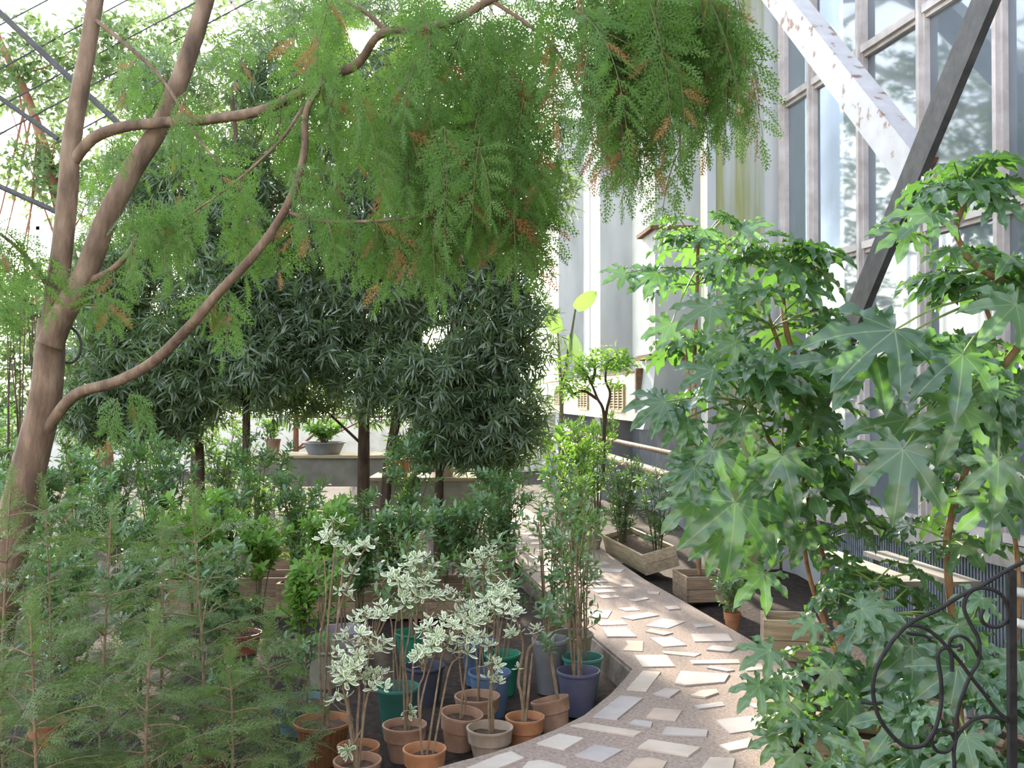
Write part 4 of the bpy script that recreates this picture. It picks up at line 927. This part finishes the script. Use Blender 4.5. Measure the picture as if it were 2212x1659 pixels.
def vpot(label, u, v, w_, h, style, mat, stems, crown, tilt=(0, 0), cs=.042, rst=.006):
    crown = [(a, b_, c * 1.25, d * 1.35, int(n_ * 1.25 + .5)) for a, b_, c, d, n_ in crown]
    e, D, zs = potted(label, u, v, w_, h, style, mat, tilt, 'potted_variegated_shrub'); variegated(e, D, zs, stems, crown, cs, rst); return e
vpot('tall bare-stemmed white-edged shrub in a ribbed dark terracotta bowl', 697, 1556, 128, .20, 'rib', 'terracotta_rib',
     [[(697, 1545), (704, 1440), (708, 1360), (714, 1280), (722, 1190), (716, 1120)], [(705, 1420), (728, 1350), (742, 1290), (765, 1230), (790, 1180)], [(712, 1300), (740, 1240), (760, 1180)], [(700, 1470), (690, 1400), (704, 1300), (700, 1200)]],
     [(800, 1175, 14, 8, 4), (748, 1180, 25, 14, 5), (715, 1150, 22, 30, 7), (745, 1280, 14, 10, 3), (760, 1230, 12, 10, 2)], rst=.007)
vpot('white-edged shrub in a small orange pot just behind the front pink pot', 774, 1610, 92, .16, 'clay', 'terracotta',
     [[(780, 1600), (786, 1520), (792, 1450), (800, 1400)], [(770, 1600), (750, 1500), (742, 1450)]], [(800, 1395, 20, 18, 5), (745, 1445, 22, 15, 5), (815, 1320, 26, 12, 7), (780, 1340, 20, 14, 5)])
vpot('bushy white-leaved shrub in the front pink pot at the lower frame edge', 772, 1641, 104, .18, 'clay', 'terracotta_pink',
     [[(768, 1640), (772, 1560), (776, 1500), (772, 1440), (766, 1380)], [(765, 1620), (752, 1540), (740, 1480), (735, 1430)], [(775, 1600), (790, 1520), (808, 1470)]],
     [(765, 1400, 35, 32, 16), (740, 1450, 32, 22, 12), (810, 1465, 22, 18, 9), (775, 1440, 30, 22, 9), (728, 1510, 12, 8, 3), (755, 1625, 10, 8, 2), (830, 1390, 14, 10, 3)], rst=.007)
vpot('tall white-edged shrub in the terracotta pot left of the two-stemmed one', 874, 1564, 96, .17, 'clay', 'terracotta_pink',
     [[(878, 1558), (880, 1490), (874, 1430), (884, 1370), (890, 1310), (892, 1260)], [(876, 1430), (868, 1330), (866, 1260)], [(889, 1320), (905, 1270), (915, 1230)]],
     [(880, 1245, 36, 24, 16), (905, 1215, 30, 14, 8), (930, 1270, 28, 18, 10), (890, 1290, 30, 16, 7), (888, 1538, 8, 8, 2)])
vpot('two-stemmed white-edged shrub in the orange pot beside the path edge', 917, 1616, 94, .17, 'clay', 'terracotta',
     [[(908, 1612), (908, 1540), (918, 1480), (936, 1420), (950, 1370)], [(924, 1612), (936, 1540), (945, 1480), (952, 1430), (958, 1380)], [(910, 1540), (904, 1500), (915, 1460), (920, 1420)], [(944, 1490), (968, 1455), (990, 1420)]],
     [(950, 1360, 34, 24, 16), (1010, 1345, 22, 20, 9), (920, 1410, 20, 16, 6), (985, 1385, 28, 22, 10), (935, 1395, 22, 14, 6), (905, 1430, 10, 10, 2)])
vpot('white-edged shrub with a leaning stem in the pinkish pot near the middle', 990, 1537, 92, .19, 'clay', 'terracotta_pink',
     [[(1000, 1540), (1006, 1515), (998, 1480), (992, 1420), (990, 1360)], [(996, 1460), (1012, 1400), (1022, 1350)]], [(985, 1320, 24, 20, 7), (1030, 1300, 18, 14, 5), (960, 1290, 22, 12, 5)], (R(4), R(6)))
vpot('white-tufted shrub in the pale limed pot at the path edge', 1058, 1570, 101, .17, 'clay', 'terracotta_pale',
     [[(1064, 1570), (1062, 1500), (1060, 1430), (1066, 1370), (1070, 1310)], [(1058, 1568), (1056, 1520), (1064, 1450), (1076, 1390), (1086, 1330)], [(1070, 1572), (1066, 1530)]],
     [(1075, 1290, 34, 18, 15), (1052, 1380, 24, 14, 7), (1100, 1270, 18, 10, 5), (1060, 1430, 14, 8, 4), (1062, 1470, 14, 10, 4), (1060, 1330, 22, 14, 6)])
vpot('thin white-edged shrub in the brown clay pot before the blue pot', 1031, 1502, 99, .18, 'clay', 'terracotta_pink',
     [[(1032, 1500), (1036, 1440), (1040, 1370), (1044, 1290), (1040, 1230)], [(1040, 1360), (1020, 1290), (1010, 1240)]], [(1035, 1215, 34, 20, 10), (1050, 1190, 20, 10, 4), (1010, 1240, 16, 10, 3)])
vpot('crooked forked shrub with sparse green tufts in the orange pot at the path edge', 1134, 1547, 85, .17, 'clay', 'terracotta',
     [[(1134, 1546), (1126, 1500), (1120, 1470), (1130, 1400), (1122, 1360), (1112, 1330)], [(1124, 1480), (1138, 1420), (1152, 1390), (1162, 1370)], [(1134, 1440), (1150, 1410)]], [(1110, 1325, 14, 8, 4), (1104, 1368, 16, 7, 4), (1160, 1365, 10, 8, 3), (1124, 1440, 6, 5, 1)], cs=.042, rst=.009)
# green-leaved plants in plastic and clay pots
def gpot(label, u, v, w_, h, style, mat, H, Rd, nst, tilt=(0, 0), lm='shrub', floor=BED, **kw):
    e, D, zs = potted(label, u, v, w_, h, style, mat, tilt, floor=floor)
    if H: green_top(e, zs, H, Rd, nst, lm, **kw)
    return e
kw = dict(leaf=.055, density=8, twigs=5)
gpot('single-stemmed green shrub in the tilted beige clay pot', 1202, 1510, 84, .17, 'clay', 'terracotta_pink', .66, .10, 2, (R(-8), R(-12)), start=.45, lean=(-.08, 0), **kw)
gpot('tall green shrub in the purple plastic pot near the path corner', 1249, 1447, 95, .24, 'tub', 'purple', 1.08, .15, 6, start=.25, lean=(-.03, 0), twl=.13, **kw)
gpot('green shrub in the teal pot right behind the purple pot', 1258, 1417, 90, .24, 'tub', 'teal', 1.12, .15, 6, start=.3, lean=(-.06, 0), twl=.13, **kw)
gpot('green shrub in the blue plastic pot in mid bed', 1058, 1450, 94, .24, 'tub', 'blue', .62, .14, 3, start=.5, **kw)
gpot('green shrub in the dark green pot behind the blue pot', 1085, 1410, 80, .24, 'tub', 'green_pl', .7, .15, 3, start=.45, **kw)
gpot('stemmy green shrub in the large teal bucket behind the front pots', 859, 1481, 95, .25, 'tub', 'teal', .75, .12, 3, start=.6, **kw)
gpot('green shrub in the navy plastic pot between teal bucket and blue pot', 916, 1436, 91, .22, 'tub', 'navy', .8, .14, 4, start=.5, **kw)
gpot('green shrub in the bright green pot farther back', 893, 1364, 82, .22, 'tub', 'green_pl', .85, .16, 5, start=.45, **kw)
gpot('green shrub in the lilac plastic tub', 743, 1357, 104, .2, 'tub', 'lilac', .8, .14, 4, start=.55, **kw)
gpot('bright green shrub in the olive-grey pot', 705, 1398, 92, .24, 'tub', 'olive', .7, .13, 5, lm='bright', start=.2, **kw)
gpot('wide teal basin of soil behind the ribbed bowl', 655, 1512, 128, .16, 'basin', 'basin', .35, .1, 3, start=.4, **kw)
gpot('tall green shrub in the tan pot by the path edge', 1238, 1367, 89, .26, 'tub', 'olive', 1.2, .18, 7, start=.3, lean=(-.05, 0), **kw)
gpot('tall green shrub in the grey pot left of the tan pot', 1188, 1378, 80, .32, 'tub', 'grey_pl', 1.0, .18, 7, start=.3, **kw)
gpot('blue plastic pot with a bare-stemmed shrub, behind the blue one', 1035, 1385, 82, .26, 'tub', 'blue', .75, .15, 3, start=.5, **kw)
gpot('low leafy plant in the red clay bowl behind the saplings', 520, 1366, 90, .14, 'basin', 'red_pl', .22, .14, 6, start=.2, **kw)
gpot('green shrub in a dark blue pot among the saplings', 482, 1575, 60, .16, 'tub', 'navy', .4, .12, 4, start=.3, **kw)
gpot('dark shrub in a dark blue pot under the left saplings', 142, 1512, 60, .16, 'tub', 'navy', .45, .14, 5, start=.3, **kw)
gpot('small green plant in the clay pot under the right box', 1582, 1322, 38, .13, 'clay', 'terracotta', .25, .16, 6, floor=-.05, start=.2, **kw)
gpot('tiny plant in the far clay pot at the trough end', 1283, 1158, 36, .14, 'clay', 'terracotta_pale', .3, .14, 6, floor=-.0, lm='bright', start=.2, **kw)

# ================================================================== CONIFER SAPLINGS, lower left
def sapling(label, u, D, v_top, spread, npot, nbr=30, lean=0.0):
    b_ = at(u, 900, D); H = CAMZ - (v_top - 860) / F * D - BED; r_ = .10
    e = empty('potted_conifer', Vector((b_.x, D, BED)), label, 'potted plant')
    pt = pot_mesh('clay', r_, .17).local('pot', M[npot], e, True)
    MB().lathe([(.001, .135), (r_ * .86, .13)], 18, cap=False).local('soil', M['pot_soil'], pt)
    top = Vector((lean, random.gauss(0, .04), H)); mid = Vector((lean * .3 + random.gauss(0, .02), 0, H * .5))
    sp = spline([Vector((0, 0, .12)), mid, top], 8); MB().tube(sp, taper(len(sp), .009, .003), 7).local('stem', M['twig'], e, True)
    items = []; tb = MB()
    for k in range(nbr):
        f = .10 + .88 * (k + random.random()) / nbr; s0 = sp[int(f * (len(sp) - 1))]; a = k * 2.4 + random.random()
        L = spread * (1.12 - .85 * f) * random.uniform(.7, 1.15); d = Vector((math.cos(a), math.sin(a), random.uniform(.15, .75)))
        tip = s0 + d * L + Vector((0, 0, -.18 * L)); m_ = s0.lerp(tip, .55) + Vector((0, 0, .06 * L)); bp2 = spline([s0, m_, tip], 5)
        tb.tube(bp2, taper(len(bp2), .0035, .0012), 4)
        nw = max(4, int(L / .035))
        for j in range(nw + 1):
            g = .15 + .85 * j / nw; i = g * (len(bp2) - 1); i0 = min(int(i), len(bp2) - 2); p = bp2[i0].lerp(bp2[i0 + 1], i - i0); dd = (bp2[i0 + 1] - bp2[i0]).normalized()
            sd = dd.cross(Vector((0, 0, 1))).normalized() * random.choice((-1, 1))
            t = dd * .8 + sd * random.uniform(.2, .9) + Vector((random.gauss(0, .2), random.gauss(0, .2), random.gauss(-.1, .25)))
            items.append((tuple(p), tuple(t), (random.gauss(0, .5), random.gauss(-.3, .5), .8), random.uniform(.08, .15)))
    for j in range(6): items.append((tuple(sp[-1 - j % 3]), (random.gauss(0, .3), random.gauss(0, .3), 1), (0, -1, .2), .11))
    tb.local('twigs', M['twig'], e)['kind'] = 'stuff'
    Vs, Ts, off = [], [], 0
    for k, tp in enumerate(WISPS):
        sel = items[k::2]; V, T = batch(tp, *[np.array([s[c] for s in sel]) for c in range(3)], np.array([s[3] for s in sel])); Vs.append(V); Ts.append(T + off); off += len(V)
    o = bpy.data.objects.new('foliage', tri_mesh('foliage', np.concatenate(Vs), np.concatenate(Ts), M['sapling'])); col.objects.link(o); o.parent = e; o['kind'] = 'stuff'
for a in [('feathery conifer sapling with a straight tan stem, rightmost of the tall ones', 447, 4.4, 1095, .42, 'terracotta_pink', 34, -.06),
          ('feathery conifer sapling left of the straight-stemmed one', 215, 4.1, 1120, .42, 'terracotta', 34, .05),
          ('feathery conifer sapling at the lower left frame edge, tall', 20, 3.8, 1065, .42, 'terracotta', 36, .0),
          ('feathery conifer sapling in the second row behind the straight-stemmed one', 345, 4.9, 1150, .40, 'terracotta_pale', 30, .0),
          ('feathery conifer sapling in the second row under the conifer trunk', 110, 4.9, 1070, .42, 'terracotta', 32, .0),
          ('short feathery sapling beside the ribbed terracotta bowl', 575, 4.35, 1380, .26, 'terracotta_pink', 22, .0),
          ('low feathery sapling at the bottom edge, in front of the tall ones', 330, 3.7, 1370, .36, 'terracotta', 30, .0),
          ('low feathery sapling in the bottom left corner', 90, 3.5, 1330, .36, 'terracotta', 30, .0),
          ('low feathery sapling at the bottom edge near the bowl', 500, 3.95, 1440, .28, 'terracotta_pink', 24, .0)]:
    sapling(*a)

# ================================================================== BIG-LEAVED SHRUBS (palmate glossy leaves), right
def palm_leaf(seed):
    rs = random.Random(seed); nl = rs.choice((7, 8, 9)); spread = R(rs.uniform(250, 280)); Vs, Ts, Ve = [np.zeros(3)], [], [1.0]
    ang = [-spread / 2 + spread * i / (nl - 1) for i in range(nl)]
    ln = [(1.0 - .42 * (abs(a) / (spread / 2)) ** 1.6) * rs.uniform(.92, 1.05) for a in ang]
    def P(r_, a, dz=0.0): return np.array((r_ * math.sin(a), r_ * math.cos(a), -.34 * r_ * r_ + .07 * math.sin(3 * a + seed) * r_ + dz))
    half = spread / (nl - 1) / 2; sinus = []
    for i in range(nl + 1):
        a = ang[0] - half + i * 2 * half; l_ = ln[0] if i == 0 else ln[-1] if i == nl else (ln[i - 1] + ln[i]) / 2
        rr = .40 * l_ * rs.uniform(.9, 1.1) * (.5 if i in (0, nl) else 1); sinus.append(len(Vs)); Vs.append(P(rr, a, .02)); Ve.append(0)
    for i in range(nl):
        a, l_ = ang[i], ln[i]; ax = np.array((math.sin(a), math.cos(a), 0)); sd = np.array((math.cos(a), -math.sin(a), 0)); wav = rs.uniform(0, 6)
        sec = [(.36, None), (.48, .115), (.58, .150), (.67, .155), (.76, .150), (.84, .110), (.92, .075)]
        prev = None
        for k, (f, w_) in enumerate(sec):
            mid = len(Vs); Vs.append(P(f * l_, a, -.012)); Ve.append(1.0)
            if w_ is None: Lf, Rt, li, ri = sinus[i], sinus[i + 1], None, None
            else:
                ser = 1.0 + (.10 if k % 2 else -.06); dz = .045 + .05 * math.sin(wav + k * 1.7)
                Lf = len(Vs); Vs.append(P(f * l_, a, dz) - sd * w_ * l_ * ser); Ve.append(0)
                Rt = len(Vs); Vs.append(P(f * l_, a, .045 + .05 * math.sin(wav + 2 + k * 1.5)) + sd * w_ * l_ * ser); Ve.append(0)
            if prev is None: Ts += [(0, mid, Lf), (0, Rt, mid)]
            else:
                pm, pl, p_ = prev; Ts += [(pl, pm, mid), (pl, mid, Lf), (pm, p_, Rt), (pm, Rt, mid)]
            prev = (mid, Lf, Rt)
        tip = len(Vs); Vs.append(P(l_, a, -.03)); Ve.append(1.0); pm, pl, p_ = prev; Ts += [(pl, pm, tip), (pm, p_, tip)]
    return tri_mesh('leaf', np.array(Vs), np.array(Ts), M['fatsia'], True, {'vein': Ve})
PALMS = [palm_leaf(k) for k in range(7)]
def place_leaf(e, c, t, nrm, L):
    o = bpy.data.objects.new('leaf', random.choice(PALMS)); col.objects.link(o); o.parent = e
    Rm = frames(np.array([tuple(t)], float), np.array([tuple(nrm)], float))[0]
    m4 = Matrix([list(r_) for r_ in Rm]).to_4x4(); o.matrix_local = Matrix.Translation(Vector(c) - Vector(e.location)) @ m4 @ Matrix.Scale(L, 4)
    return Vector(Rm[:, 1]), Vector(Rm[:, 2])
def petiole(e, a, b_, tdir, r_=.0045):
    a, b_ = Vector(a), Vector(b_); m_ = a.lerp(b_, .55) + Vector((0, 0, .04)) * (a - b_).length
    sp = spline([a, m_, b_], 4); MB().tube(sp, taper(len(sp), r_ * 1.2, r_ * .8), 5).build('petiole', M['petiole'], e, True)
M['petiole'] = noise_mat('green_petiole', [(.3, (.14, .22, .06)), (.7, (.26, .34, .12))], 12, .5, 0)
def whorl(e, hub, n_, L, pl, up=(.0, .9), face=None):
    hub = Vector(hub); a0 = random.random() * 6
    for k in range(n_):
        a = a0 + 2.4 * k + random.gauss(0, .2); el = random.uniform(*up); d = Vector((math.cos(a) * math.cos(el), math.sin(a) * math.cos(el), math.sin(el)))
        l_ = pl * random.uniform(.7, 1.25); c = hub + d * l_ + Vector((0, 0, -.03 * k / n_)); h_ = Vector((d.x, d.y, 0)).normalized() if Vector((d.x, d.y, 0)).length > .05 else Vector((1, 0, 0))
        drp = random.uniform(.15, .95) - el * .4; t = h_ * 1.0 + Vector((0, 0, -drp)); nrm = Vector((0, 0, 1)) + h_ * drp + Vector((random.gauss(0, .2), random.gauss(0, .2), 0))
        place_leaf(e, c, t, nrm, L * random.uniform(.65, 1.15)); petiole(e, hub + Vector((0, 0, -.02)), c, t)
def big_leaf(e, u, v, D, Lpx, a, hub, ty=-.5, fz=.7):
    c = at(u, v, D); L = Lpx / F * D; t = Vector((math.cos(R(a)), ty, math.sin(R(a)))); nrm = Vector((random.gauss(0, .12), -.75, fz)); place_leaf(e, c, t, nrm, L); petiole(e, hub, c, t, .006)
def fatsia(label, trunks, z=-.12):
    b_ = at(*trunks[0][0]); e = empty('big_leaved_shrub', Vector((b_.x, b_.y, z)), label, 'shrub'); 
    for tr in trunks:
        sp = spline(px_path(tr), 6); r0 = .021 if len(tr) > 4 else .015
        if sp[0].z < .25: sp[0].z = z
        MB().tube(sp, [r0 * (1 - .35 * i / len(sp)) * (1.08 if i % 3 == 0 else .97) for i in range(len(sp))], 9).build('trunk', M['fatsia_bark'], e, True)
    return e
D1 = 5.5
f1 = fatsia('tall big-leaved shrub with a tan jointed trunk, nearest the path', [
    [(1868, 1530, D1), (1815, 1370, D1), (1785, 1240, D1), (1752, 1110, D1), (1728, 1010, D1), (1712, 900, D1), (1722, 800, D1), (1700, 720, D1), (1690, 640, D1), (1688, 590, D1)],
    [(1745, 1090, D1), (1690, 1000, 5.4), (1650, 930, 5.3), (1618, 868, 5.2)], [(1715, 860, D1), (1680, 740, 5.5), (1662, 690, 5.5)], [(1860, 1530, D1), (1775, 1330, 5.6), (1740, 1200, 5.6), (1745, 1120, 5.6)]])
h = lambda u, v, D=D1: at(u, v, D)
whorl(f1, h(1688, 590), 15, .23, .20, (.1, 1.2)); whorl(f1, h(1618, 868, 5.2), 13, .25, .30, (.0, 1.1)); whorl(f1, h(1665, 700), 11, .24, .26, (-.1, .8)); whorl(f1, h(1718, 800), 10, .24, .26, (-.2, .7))
whorl(f1, h(1722, 940), 10, .24, .28, (-.3, .6)); whorl(f1, h(1740, 1060), 10, .25, .30, (-.3, .5)); whorl(f1, h(1765, 1170), 6, .2, .24, (-.3, .5)); whorl(f1, h(1690, 1000, 5.4), 7, .24, .28, (-.2, .6))
for u, v, D, L, a, hu, hv in [(1588, 1085, 4.9, 165, -98, 1690, 1000), (1690, 985, 5.0, 125, -80, 1690, 900), (1540, 972, 5.0, 115, -112, 1618, 868), (1655, 806, 5.0, 130, 25, 1618, 868), (1536, 662, 5.1, 95, 205, 1665, 700),
                              (1437, 868, 5.0, 95, 205, 1618, 868), (1480, 905, 5.0, 80, 215, 1618, 868), (1590, 740, 5.2, 90, 200, 1665, 700), (1500, 1080, 5.0, 100, 235, 1690, 1000), (1670, 1060, 5.1, 110, -75, 1722, 940), (1650, 1240, 5.0, 95, 215, 1765, 1170), (1540, 800, 5.0, 90, 195, 1618, 868), (1620, 1000, 5.15, 95, -100, 1690, 960), (1760, 900, 5.2, 85, -40, 1722, 880), (1790, 1010, 5.2, 90, -60, 1728, 960), (1560, 1160, 5.0, 90, 240, 1700, 1080), (1660, 1130, 5.05, 100, -85, 1745, 1060), (1740, 1150, 5.2, 90, -70, 1755, 1080),
                              (1600, 900, 5.1, 85, -110, 1618, 868), (1690, 860, 5.15, 85, -60, 1712, 830), (1600, 650, 5.3, 75, 195, 1690, 620), (1740, 620, 5.3, 75, -15, 1690, 610), (1780, 700, 5.3, 80, -10, 1700, 690), (1640, 760, 5.25, 90, 215, 1690, 720), (1770, 800, 5.3, 90, 0, 1722, 800), (1560, 560, 5.4, 60, 190, 1688, 590), (1500, 1010, 4.95, 80, 225, 1618, 900), (1820, 1080, 5.3, 80, -20, 1750, 1060)]:
    big_leaf(f1, u, v, D, L, a, h(hu, hv, D + .3))
D2 = 5.0
f2 = fatsia('big-leaved shrub with a thick crooked stem at the right edge', [
    [(2075, 1560, 5.1), (2050, 1260, 5.1), (2048, 1150, 5.1), (2090, 1000, D2), (2130, 850, D2), (2215, 720, D2), (2225, 640, D2), (2150, 600, D2), (2100, 565, D2), (2065, 500, D2), (2082, 440, D2), (2078, 405, D2)],
    [(2120, 900, D2), (2150, 800, D2), (2140, 700, D2), (2120, 640, D2)], [(2180, 1560, 4.8), (2200, 1300, 4.8), (2190, 1150, 4.8), (2160, 1060, 4.8)]])
whorl(f2, h(2078, 405, D2), 13, .20, .17, (-.1, 1.0)); whorl(f2, h(2110, 575, D2), 9, .20, .18, (-.3, .7)); whorl(f2, h(2120, 650, D2), 11, .23, .26, (-.2, .8)); whorl(f2, h(2135, 810, D2), 12, .24, .28, (-.3, .7))
whorl(f2, h(2110, 930, D2), 10, .24, .26, (-.4, .5)); whorl(f2, h(2170, 1060, 4.8), 11, .24, .26, (-.4, .6)); whorl(f2, h(2050, 1160, 5.1), 6, .2, .22, (-.3, .5))
for u, v, D, L, a, hu, hv in [(1933, 713, 4.6, 210, 207, 2110, 640), (1893, 775, 4.6, 150, 216, 2110, 650), (2080, 765, 4.5, 165, 205, 2135, 700), (2077, 879, 4.5, 135, 240, 2140, 800), (1951, 970, 4.5, 160, 252, 2100, 790),
                              (2157, 996, 4.4, 120, -105, 2160, 900), (2195, 658, 4.5, 130, 215, 2200, 620), (2143, 1085, 4.4, 110, -100, 2160, 1000), (1960, 905, 4.7, 150, 220, 2110, 820), (2010, 460, 4.8, 110, 205, 2078, 420), (1960, 500, 4.8, 90, 200, 2078, 430), (2150, 440, 4.8, 90, -20, 2078, 420)]:
    big_leaf(f2, u, v, D, L, a, h(hu, hv, D + .3))
f3 = fatsia('dark big-leaved shrub standing before the grey pier, farther back', [[(1510, 1200, 8.6), (1502, 1000, 8.6), (1500, 800, 8.6), (1505, 650, 8.6), (1508, 520, 8.6)], [(1502, 950, 8.6), (1485, 800, 8.6), (1480, 740, 8.6)]])
whorl(f3, h(1508, 530, 8.6), 16, .27, .30, (-.1, 1.0)); whorl(f3, h(1505, 610, 8.6), 9, .26, .28, (-.2, .5)); whorl(f3, h(1485, 720, 8.6), 10, .26, .22, (-.6, .3))
for u, v, L, a in ((1350, 590, 60, 195), (1420, 590, 80, 200), (1600, 500, 70, 20), (1450, 700, 75, 240), (1570, 590, 70, -60)): big_leaf(f3, u, v, 8.3, L, a, h(1505, 580, 8.6))
D4 = 4.5
f4 = fatsia('low big-leaved shrub spilling over the path, in front of the pale box', [[(1850, 1640, D4), (1800, 1520, D4), (1780, 1440, D4)], [(1860, 1640, D4), (1900, 1480, D4), (1920, 1360, D4), (1900, 1270, D4)], [(1850, 1640, D4), (1760, 1580, 4.3), (1730, 1540, 4.3)]])
whorl(f4, h(1780, 1440, D4), 8, .17, .18, (-.2, .7)); whorl(f4, h(1910, 1320, 4.7), 9, .19, .22, (-.2, .7)); whorl(f4, h(1735, 1560, 4.3), 8, .17, .16, (-.2, .5)); whorl(f4, h(1900, 1470, D4), 8, .2, .22, (-.3, .5)); whorl(f4, h(1890, 1250, 5.0), 8, .18, .2, (-.2, .6))
for u, v, L, a in ((1664, 1405, 80, 195), (1970, 1396, 150, -97), (1910, 1349, 90, -120), (1795, 1447, 80, -92), (1829, 1514, 95, -92), (1708, 1518, 85, -112), (1758, 1346, 60, 200), (1862, 1315, 90, 12), (1690, 1470, 60, 210), (1640, 1480, 75, 215), (1680, 1590, 70, 225)): big_leaf(f4, u, v, 4.2, L, a, h(u + (1830 - u) * .55, v + 40, 4.45), fz=.9)
D5 = 3.7
f5 = fatsia('low big-leaved shrub behind the black iron gate', [[(2080, 1760, D5), (2070, 1620, D5), (2060, 1500, D5)], [(2080, 1760, D5), (2180, 1600, D5), (2195, 1480, D5)], [(2080, 1760, D5), (1930, 1680, D5), (1900, 1640, D5)]])
whorl(f5, h(2060, 1510, D5), 9, .17, .17, (-.3, .6)); whorl(f5, h(2195, 1490, D5), 8, .17, .17, (-.3, .6)); whorl(f5, h(1900, 1650, D5), 8, .17, .16, (-.2, .6)); whorl(f5, h(2090, 1400, 4.3), 8, .17, .2, (-.3, .6)); whorl(f5, h(2120, 1650, 3.6), 8, .17, .15, (-.2, .6))
for u, v, L, a in ((1950, 1548, 125, 215), (1960, 1545, 110, -40), (2068, 1440, 120, 225), (2200, 1430, 110, 215), (2068, 1349, 85, -60), (2122, 1292, 70, 200), (1870, 1630, 120, -125), (2088, 1625, 130, -105), (2010, 1590, 90, -80), (1715, 1630, 75, -100), (1780, 1650, 80, -110)): big_leaf(f5, u, v, 3.7, L, a, h(u + (2060 - u) * .4, v + 60, 3.85), fz=.9)

# ================================================================== IRON GATE, PIPES, SMALL THINGS
GD = 2.9
gt = empty('iron_gate', Vector((at(2185, 1500, GD).x, GD, -.1)), 'black wrought iron gate leaf with scrolls and a square post, lower right', 'gate')
def zg(x, y): return at(1600 + .337 * x, 1100 + .337 * y, GD)
pa, pb = zg(1735, 390), zg(1735, 1700); pb.z = -.12
MB().beam(pb, pa, .021, .021, (1, 0, 0)).build('post', M['iron'], gt)
for pts, r_ in [([(1830, 330), (1700, 395), (1560, 480), (1400, 560), (1270, 640), (1100, 720), (1000, 810), (920, 920), (870, 1020), (848, 1120), (855, 1230), (890, 1340), (960, 1440), (1040, 1510), (1120, 1525), (1180, 1505), (1230, 1440), (1260, 1370), (1285, 1250), (1285, 1100), (1270, 1000), (1265, 930), (1290, 895), (1330, 890), (1350, 930), (1355, 1040)], .0062),
                ([(1060, 745), (1150, 750), (1240, 800), (1330, 890), (1400, 970), (1480, 1080), (1560, 1180), (1640, 1290), (1720, 1350)], .0055), ([(1060, 790), (1100, 800), (1160, 805), (1220, 830)], .005),
                ([(1555, 640), (1540, 690), (1570, 740), (1640, 755), (1700, 720), (1715, 660), (1700, 600), (1670, 550), (1610, 515), (1530, 505), (1470, 530), (1435, 590), (1435, 650), (1470, 730), (1520, 820), (1530, 900), (1520, 980), (1480, 1050), (1440, 1140), (1400, 1260), (1380, 1380), (1375, 1480), (1365, 1560), (1370, 1659), (1375, 1850)], .0058),
                ([(1390, 905), (1415, 900), (1410, 870), (1380, 880), (1340, 870), (1350, 830), (1400, 810), (1450, 830), (1490, 880), (1520, 940)], .0048), ([(1720, 1360), (1640, 1335), (1560, 1330), (1490, 1350), (1430, 1400), (1390, 1450), (1370, 1500)], .0055),
                ([(1370, 1480), (1350, 1440), (1300, 1415), (1250, 1425), (1225, 1470), (1235, 1520), (1270, 1555), (1330, 1550), (1370, 1500)], .0052), ([(770, 1235), (840, 1245), (910, 1240)], .005)]:
    MB().tube(spline([zg(*p) for p in pts], 5), r_, 7).build('scroll', M['iron'], gt, True)
p0 = zg(1375, 1850); p1 = Vector((p0.x, p0.y, -.12)); MB().tube([p0, p1], .0058, 7).build('foot_bar', M['iron'], gt)
pipe('white plastic pipe at the right edge, upper of two', [at(2192, 1278, 4.6), at(2225, 1284, 4.6), at(2300, 1286, 4.6)], .022, 'white_pl', 'plastic_pipe')
pipe('white plastic pipe at the right edge, lower of two', [at(2195, 1345, 4.6), at(2225, 1355, 4.6), at(2300, 1360, 4.6)], .022, 'white_pl', 'plastic_pipe')

vb = at(1788, 1608, 4.15)
o = empty('clay_bottle', Vector((vb.x, vb.y, -.13)), 'small pink clay bottle standing among the big leaves', 'bottle')
MB().lathe([(.022, 0), (.030, .03), (.032, .10), (.026, .16), (.014, .20), (.013, .23), (.019, .245), (.015, .245), (.010, .22)], 18).local('body', M['terracotta_pink'], o, True)
MB().lathe([(.010, .222), (.001, .222)], 18, cap=False).local('mouth_shade', M['soil'], o)  # dark disc paints in the shade inside the bottle's neck
